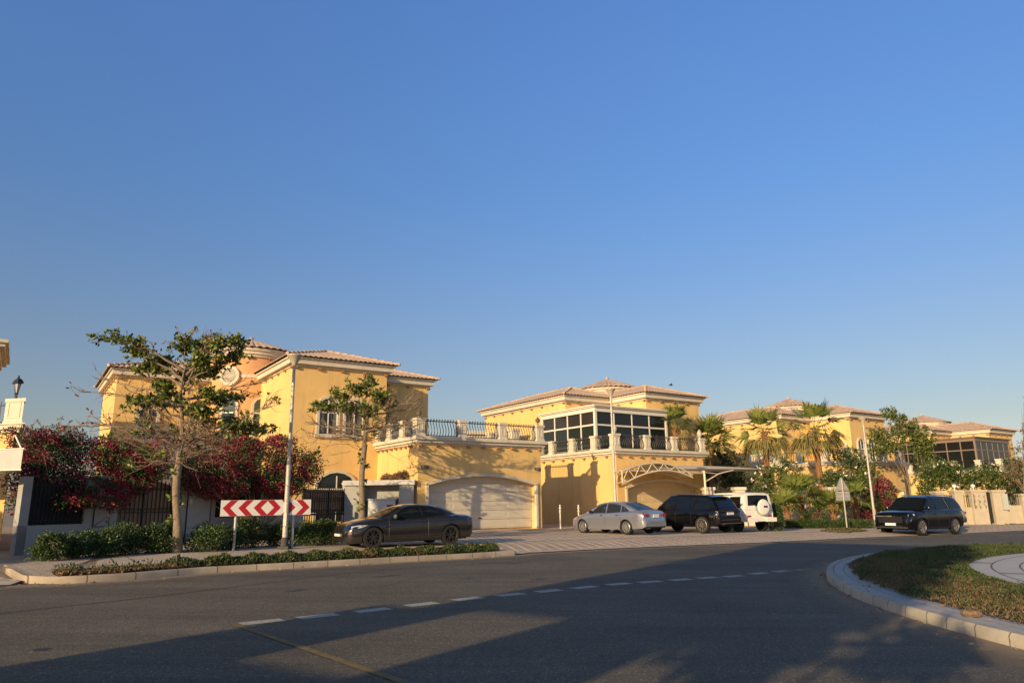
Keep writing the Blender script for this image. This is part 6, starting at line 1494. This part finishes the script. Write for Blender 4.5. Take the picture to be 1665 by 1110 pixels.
mb.box(px0, px1, .0, .55, zr + .05, zp - .12); mb.box(px0 - .05, px1 + .05, -.05, .6, zp - .12, zp); mb.box(px0 - .03, px1 + .03, -.03, .58, zr + .052, zr + .14)
for q in ((px0 + .12, px0 + .15, .25, .80), (px1 - .15, px1 - .12, .25, .80), (px0 + .15, px1 - .15, .25, .28), (px0 + .15, px1 - .15, .77, .80)): mb.box(q[0], q[1], -.02, .001, zr + q[2], zr + q[3])
mb.build("pier", WHITE, h0)
mb = MB()
for z in (zr + .12, zp - .22): mb.box(-9, px0, .24, .28, z, z + .04)
for i in range(40): mb.box(px0 - .2 - i * .26 - .022, px0 - .2 - i * .26 + .022, .245, .275, zr + .05, zp - .06)
mb.build("railing", IRON, h0)
KL = 1.3; mb = MB(); mb.lathe([(.10, 0), (.05, .05), (.045, .13), (.07, .15), (.075, .17)], ((px0 + px1) / 2, .27, zp), 10)
for i in range(4):
    a = math.pi / 4 + i * math.pi / 2; mb.tube([((px0 + px1) / 2 + .06 * math.cos(a), .27 + .06 * math.sin(a), zp + .17), ((px0 + px1) / 2 + .15 * math.cos(a), .27 + .15 * math.sin(a), zp + .43)], .012, 4)
mb.lathe([(.20, .43), (.19, .46), (.13, .54), (.05, .58), (.03, .61), (.035, .64), (.0, .67)], ((px0 + px1) / 2, .27, zp), 4)
mb.v = [((p[0] - (px0 + px1) / 2) * KL + (px0 + px1) / 2, (p[1] - .27) * KL + .27, (p[2] - zp) * KL + zp) for p in mb.v]; ln_ = mb.build("lantern", mat("lantern_green", (.02, .035, .03), .4, .4), h0)
mb = MB(); mb.lathe([(.05, .18), (.12, .42)], ((px0 + px1) / 2, .27, zp), 4); mb.v = [((p[0] - (px0 + px1) / 2) * KL + (px0 + px1) / 2, (p[1] - .27) * KL + .27, (p[2] - zp) * KL + zp) for p in mb.v]; mb.build("lantern_glass", mat("frosted_glass", (.45, .47, .47), .3), ln_)
E0 = D(15, 552, 31.0); mb = MB()
hb = h0
Mi = ROOT[h0].inverted(); cx, cy, cz = Mi @ Vector(E0)
for (e0, e1, za_, zb2) in ((0, .0, 0, -.14), (.12, .12, -.142, -.30), (.30, .30, -.302, -.50)):
    q = [E0 + U * -e0 + V * e0, E0 - U * 8 + V * e0, E0 - U * 8 + V * 6, E0 - U * e0 + V * 6]
    mb.prism([(p[0], p[1]) for p in q], lambda u, v, w_: (u, v, w_), E0[2] + zb2, E0[2] + za_)
mb.build("upper_eaves", WHITE, h0, world=True)
mb = MB(); q = [E0 - U * .55 + V * .55, E0 - U * 8 + V * .55, E0 - U * 8 + V * 6, E0 - U * .55 + V * 6]; mb.prism([(p[0], p[1]) for p in q], lambda u, v, w_: (u, v, w_), zb0 + 3, E0[2] - .505); mb.build("upper_wall", STUCCO, h0, world=True)
MB.build = skew(R_(-10))
q0 = D(38, 728, 21.5); t = thing("shade_canopy", "pale flat canopy slab on the wall of the house at the left edge", "canopy", (q0[0], q0[1], q0[2]), R_(-10))
hh = D(38, 728, 21.5)[2] - D(38, 762, 21.5)[2]
mb = MB(); mb.box(-6, 0, 0, 1.2, -hh, -.03); mb.build("fascia", mat("pale_fabric", (.55, .52, .47), .8, var=.1), t)
mb = MB(); mb.box(-6.03, .03, -.03, 1.23, -.03, 0); mb.box(-6.03, .03, -.03, 1.23, -hh - .04, -hh); mb.tube([(-.35, .3, .42), (-.05, .3, -.02)], .035, 5); mb.build("frame", WPAINT, t)
MB.build = Build0

# ------------------------------------------------------------------ garden walls of villas 2-4
FENB = mat("dark_fence", (.02, .02, .018), .7)
dW = 48.0; xA, xB = D(1140, 800, dW)[0], D(1412, 800, dW)[0]
t = thing("garden_wall", "low white garden wall with tall piers behind the parked cars, before the third villa", "wall", (xA, dW, gz(xA) + KH))
mb = MB(); mb.box(0, xB - xA, 0, .2, -.5, 1.0); mb.box(-.0, xB - xA, -.04, .24, 1.002, 1.08); mb.build("masonry", WHITE, t)
for px in (1152, 1202, 1253, 1302, 1353, 1400):
    x = D(px, 800, dW)[0] - xA; zt_ = D(px, 791.5, dW)[2] - gz(xA) - KH; mb = MB(); mb.box(x - .32, x + .32, -.22, .42, -.4, zt_ - .2); mb.box(x - .4, x + .4, -.3, .5, zt_ - .198, zt_); mb.build("pier", WHITE, t)
mb = MB()
for i in range(int((xB - xA) / .16)): mb.box(.1 + i * .16 - .012, .1 + i * .16 + .012, .08, .11, 1.08, 1.9)
mb.box(0, xB - xA, .08, .12, 1.85, 1.9); mb.build("railing", FENB, t)
h_ = foliage("hedge", [(xA + i * .9, dW + .9, gz(xA) + 1.25, .8, .55, 1.15) for i in range(13)], 11000, .11, .06, BUSHL, None, 91, loc=(xA, dW + .9, 0)); tag(h_, "dark hedge behind the white garden wall, between the second and third villas", "hedge")
# clipped dark bush beside the white off-roader
g = D(1262, 860, 38.8); bz = gz(g[0]) + KH; t = thing("clipped_bush", "tall dark clipped bush beside the white off-roader's right side", "bush", (g[0], 38.8, bz))
foliage("leaves", [(g[0], 38.8, bz + .62, .46, .45, .66), (g[0], 38.8, bz + 1.0, .40, .4, .42)], 7000, .07, .04, BUSHL, t, 92, lump=.06, shell=.3)
mb = MB(); mb.tube([(g[0], 38.8, bz), (g[0], 38.8, bz + 1)], .05, 6); mb.build("stem", TWIG, t, world=True)
# low hedge and lawn strip in front of the short palms
pts_ = [G(px, 858.5, KH) for px in range(1278, 1428, 8)]
h_ = foliage("low_hedge", [(p[0], p[1] + .4, gz(p[0]) + KH + .24, .62, .45, .27) for p in pts_], 11000, .07, .04, BUSHL, None, 93, zmin=-.4, loc=(pts_[0][0], pts_[0][1], gz(pts_[0][0]) + KH), lump=.08); tag(h_, "low dark green hedge in front of the short fan palms", "hedge")
def patch_cover(px0, px1, py0, py1, n, dryf, seed, label, L=.1, hmax=.1):
    r = np.random.default_rng(seed); aa = r.uniform(0, 6.283, n); rq = np.sqrt(r.random(n)) * (1 + .12 * np.sin(aa * 5) + .1 * np.sin(aa * 11)); P = np.array([G((px0 + px1) / 2 + (px1 - px0) / 2 * q_ * math.cos(a_), (py0 + py1) / 2 + (py1 - py0) / 2 * q_ * math.sin(a_), KH) for a_, q_ in zip(aa, rq)]); P[:, 2] += hmax * r.random(n) * (1.05 - np.minimum(rq, 1))
    A = r.normal(size=P.shape) * .6 + np.array([0, 0, .6]); return tag(leafmesh("lawn", P, A, L, L * .4, [LEAF_G, LEAF_D], mi=(r.random(n) < dryf).astype(int)), label, kind='stuff')
patch_cover(1340, 1404, 859.5, 865.5, 3500, .35, 94, "small tired lawn patch round the triangular sign's foot")
patch_cover(1596, 1720, 845, 852.5, 5000, .05, 95, "green verge in front of the garden gate on the right", hmax=.16)
bougainvillea("bright pink bougainvillea between the lamp post and the black off-roader on the right", gb(1432, 850, 47),
              [(1425, 815, 46.5, 14, 24), (1440, 800, 47, 16, 22), (1445, 825, 47, 16, 22), (1415, 838, 46.5, 12, 16), (1420, 790, 47.5, 12, 12), (1402, 800, 48, 14, 14)], 9000, 15, (.42, .45), Lf=.11, tips=14)
for i, (px, py, rp, hp, dp, lb, ms) in enumerate([(1330, 850, 18, 34, 44, "dark reddish shrub between the short fan palms", [BUSHL, DRYB]), (1618, 850, 16, 24, None, "yellow green shrub below the garden gate", [BUSHL, BUSHY]), (1640, 848, 13, 17, None, "thin brownish flowering shrub below the meter cabinet on the right", [BUSHY, DRYB]), (1660, 848, 10, 20, None, "small green shrub at the right edge of the picture", None), (1310, 852, 16, 14, 43.5, "low fern like plant in front of the orange palm stump", None), (1374, 850, 14, 14, 43.5, "low plant at the foot of the triangular sign", None)]):
    shrub(lb, px, py, rp, hp, 110 + i, ms, dep=dp, n=1800, Lf=.11, flower=(.5, .3) if ms else None, name="shrub")
dF = 52.0; xg = D(1505, 800, dF)[0]; zgF = gz(D(1590, 800, dF)[0]) + KH
FX = lambda px: D(px, 800, dF)[0] - xg
FZ = lambda py: D(1590, py, dF)[2] - zgF
WARMW = mat("cream_wall", (.47, .40, .29), .85, var=.12, dirt=((.45, .40, .32), 2.5, .62))
t = thing("garden_wall", "cream garden wall with square piers and scrolled iron gate at the right", "wall", (xg, dF, zgF))
for a, b_, top in ((1519, 1532, 797), (1549, 1563, 796), (1576, 1600, 796), (1610, 1631, 796.5), (1657, 1664, 803)):
    mb = MB(); mb.box(FX(a), FX(b_), -.2, .5, -.6, FZ(top) - .16); mb.box(FX(a) - .06, FX(b_) + .06, -.26, .56, FZ(top) - .158, FZ(top)); mb.build("pier", WARMW, t)
mb = MB(); mb.box(0, FX(1576), .0, .25, -.6, FZ(824)); mb.box(FX(1631), FX(1720), 0, .25, -.6, FZ(822)); mb.build("masonry", WARMW, t)
mb = MB()
for a, b_ in ((1532, 1549), (1563, 1576), (1631, 1657), (1664, 1712)):
    k = int((FX(b_) - FX(a)) / .14)
    for i in range(k): x = FX(a) + (i + .5) * (FX(b_) - FX(a)) / k; mb.box(x - .014, x + .014, .1, .13, FZ(824), FZ(803))
    mb.box(FX(a), FX(b_), .1, .13, FZ(806), FZ(805.2))
mb.build("fence_bars", IRON, t)
for px in (1555, 1585.5):
    mb = MB(); x = FX(px); z = FZ(796); mb.tube([(x, .15, z), (x, .15, z + .14)], .04, 8); mb.lathe([(.03, -.145), (.12, -.09), (.155, 0), (.12, .09), (.03, .145)], (x, .15, z + .28), 14)
    mb.build("globe_lamp", mat("opal_white_globe", (.80, .77, .70), .3), t, smooth=True)
mb = MB(); xx, zz_ = FX(1589), FZ(806)
for dx, zt_ in ((-.42, FZ(803)), (-.1, FZ(812)), (.28, FZ(806))):
    mb.tube([(xx + dx + .07 * math.sin(q * .9), -.22, FZ(827) + (zt_ - FZ(827)) * q / 12) for q in range(13)], .012, 4)
    for q in range(3): mb.tube([(xx + dx + .05 + .06 * math.cos(u * .9) * (1 - u / 9), -.22, FZ(824) + q * .38 + .06 * math.sin(u * .9)) for u in range(7)], .010, 4)
mb.tube([(xx - .45, -.22, FZ(826)), (xx - .45, -.22, FZ(802))], .02, 4); mb.build("scroll_ironwork", IRON, t)
mb = MB(); mb.box(FX(1600) + .01, FX(1610) - .01, .1, .16, .1, FZ(800))
for i in range(5): x = FX(1600) + .06 + i * .09; mb.box(x - .012, x + .012, .06, .099, .1, FZ(799))
mb.build("gate", FENB, t)
mb = MB(); mb.box(FX(1623), FX(1632), -.34, -.201, FZ(829), FZ(803)); mb.build("meter_cabinet", mat("cabinet_green_grey", (.42, .44, .38), .6, var=.1), t)

# white pergola house glimpsed behind the first villa's terrace railing
q = D(765, 720, 78); t = thing("distant_house", "small white building glimpsed through the first villa's terrace railing", "house", (q[0], 78, gz(q[0])), R_(20))
mb = MB(); zq = D(780, 701, 78)[2]; mb.box(0, 3.2, 0, 5, 0, zq - .4); mb.build("wall", WHITE, t)
mb = MB(); mb.box(-.3, 3.5, -.3, 5.3, zq - .398, zq); mb.build("roof", WHITE, t)
mb = MB(); mb.box(.5, 2.7, -.03, .0, 3, zq - .8); mb.build("window", GLASS, t)

# bird in the sky
q = D(1091, 626, 60); mb = MB(); s_ = .9
mb.add([(-.16, 0, 0), (-.05, .0, .035), (.10, 0, .02), (.17, 0, 0), (.10, 0, -.035), (-.05, 0, -.04)], [(0, 1, 2, 3, 4, 5)])
mb.v = []; mb.f = []; mb.m = []
mb.tube([(-.19, 0, .01), (-.10, 0, 0), (0, 0, 0), (.08, 0, .01), (.13, 0, .02), (.17, 0, .015)], [.012, .04, .055, .04, .035, .005], 8)
for s in (1, -1): mb.add([(-.04, s * .03, .01), (.07, s * .03, .01), (.05, s * .22, .13), (-.07, s * .36, .10), (-.06, s * .18, .11)], [(0, 1, 2, 3, 4)])
mb.add([(-.15, -.02, .0), (-.15, .02, .0), (-.28, .06, .01), (-.28, -.06, .01)], [(0, 1, 2, 3)])
tag(mb.build("bird", mat("bird_dark", (.03, .03, .03), .8), loc=None), "tiny dark bird flying above the second villa's roof", "bird").location = (float(q[0]), 60, float(q[2]))

# dead leaves and pebbles on the pavement edge and the roundabout
r = np.random.default_rng(5); P = []
for _ in range(170):
    i = r.integers(1, len(kp) - 1); d_ = r.uniform(-.5, 1.6) if r.random() < .6 else r.uniform(-.25, 0); tt_ = kp[i + 1] - kp[i - 1]; tt_ = tt_[:2] / np.linalg.norm(tt_[:2]); x, y = kp[i][0] - tt_[1] * d_, kp[i][1] + tt_[0] * d_
    P.append((x, y, gz(x) + (KH + .01 if d_ > 0 else .01)))
for _ in range(420):
    a = r.uniform(R_(110), R_(250)); rad_ = RR + abs(r.normal()) * .22 if r.random() < .75 else RR - r.uniform(.1, .8); x, y = RCN[0] + rad_ * math.cos(a), RCN[1] + rad_ * math.sin(a); P.append((x, y, gz(x) + (.006 if rad_ > RR else .158)))
A = r.normal(size=(len(P), 3)); A[:, 2] = np.abs(A[:, 2]) * .25
tag(leafmesh("leaf_litter", P, A, r.uniform(.03, .09, len(P)), r.uniform(.015, .04, len(P)), mat("litter", (.2, .13, .07), .9, island=[(.12, .07, .04), (.30, .20, .11), (.40, .30, .18)])), "dead leaves scattered along the kerbs", kind='stuff')
g = G(1580, 1000, .16); mb = MB(); mb.lathe([(.0, 0), (.10, .01), (.13, .05), (.10, .09), (.0, .11)], (0, 0, 0), 9); mb.v = [(p[0] * 1.1, p[1] * .7, p[2] * .9 + .01 * math.sin(p[0] * 40)) for p in mb.v]
tag(mb.build("rock", mat("tan_rock", (.22, .14, .085), .95, var=.4, vscale=12, bump=.6, bscale=20), loc=None, smooth=30), "tan rock lying on the roundabout pavers at the planting edge", "rock").location = (float(g[0]), float(g[1]), float(gz(g[0]) + .14))

# ------------------------------------------------------------------ unseen house and trees behind the camera, shaped to shade the road
st, sn = np.array([-math.cos(SUN_AZ), -math.sin(SUN_AZ)]), np.array([-math.sin(SUN_AZ), math.cos(SUN_AZ)])
aN = math.atan2(sn[1], sn[0])
t = thing("villa", "unseen tall yellow house behind the photographer with an opening shaped to pass a light streak", "house", (0, 0, 0), aN)
mb = MB(); z1 = 10.3; y0, y1 = -12.2, -9.4
mb.box(-7.6, -6.7, y0, y1, -.5, z1); mb.box(-8.35, -7.6, y0, y1, -.5, 4.9); mb.box(-5.2, -3.3, y0, y1, -.5, z1); mb.box(-6.7, -5.2, y0, y1, -.5, 3.9); mb.box(-6.7, -5.2, y0, y1, 5.7, z1)  # gap between the boxes added to let a streak of sun through
mb.build("wall", STUCCO, t); mb = MB(); mb.box(-7.7, -3.2, y0 - .1, y1 + .1, z1 + .002, z1 + .35); mb.build("cornice", WHITE, t); hip_roof(t, -7.75, -3.15, y0 - .15, y1 + .15, z1 + .36, .3)
def world_tree(label, perp, along, blobs, n, seed, name="shade_tree"):
    o = sn * perp + st * along; t = thing(name, label, "tree", (o[0], o[1], gz(o[0]))); r = np.random.default_rng(seed)
    B = [tuple(sn * p + st * a) + (z, rx, rx, rz) for p, a, z, rx, rz in blobs]; mb = MB(); top = np.mean([b_[:3] for b_ in B], 0)
    mb.tube([(o[0], o[1], 0), (o[0] * .9 + top[0] * .1, o[1] * .9 + top[1] * .1, top[2] * .4), tuple(top)], [.22, .17, .08], 8); stems(mb, (o[0], o[1], top[2] * .45), B, 24, r, .05); mb.build("trunk", BARK, t, smooth=True, world=True)
    foliage("crown", B, n, .30, .17, BUSHL, t, seed, None, lump=.8, shell=.8); return t
world_tree("broad shade tree behind the photographer, beside the tower house", -2.2, -9.5, [(-2.6, -9.5, 8.6, 1.5, 2.0), (-2.1, -9.5, 6.6, 1.0, 1.6), (-3.0, -9, 6.0, 1.0, 1.3), (-1.9, -10, 8.8, .9, 1.3), (-2.4, -9.8, 4.9, .8, .5)], 9000, 201)
world_tree("low spreading tree just left of the picture, shading the corner house wall", 0, 0, [], 10, 1) if False else None
wl_t = np.array([-23.2, 13.2]); world_tree("unseen dense low tree added left of the picture to shade the house corner", float(wl_t @ sn), float(wl_t @ st), [(float(wl_t @ sn) + a_, float(wl_t @ st) + b_, z_, 1.5, 1.4) for a_, b_, z_ in ((0, 0, 3.2), (1.5, .5, 3.0), (-1.5, 0, 3.2), (2.6, .3, 2.6), (-2.8, 0, 3.0), (.3, .2, 2.0), (-2, .1, 1.9))], 14000, 203)  # tree put out of view to shade the corner house wall
world_tree("slim shade tree behind the photographer, at the roundabout", -.4, -7, [(-.05, -7, 3.3, .35, .35), (-.9, -7, 4.3, .45, .35)], 500, 202)
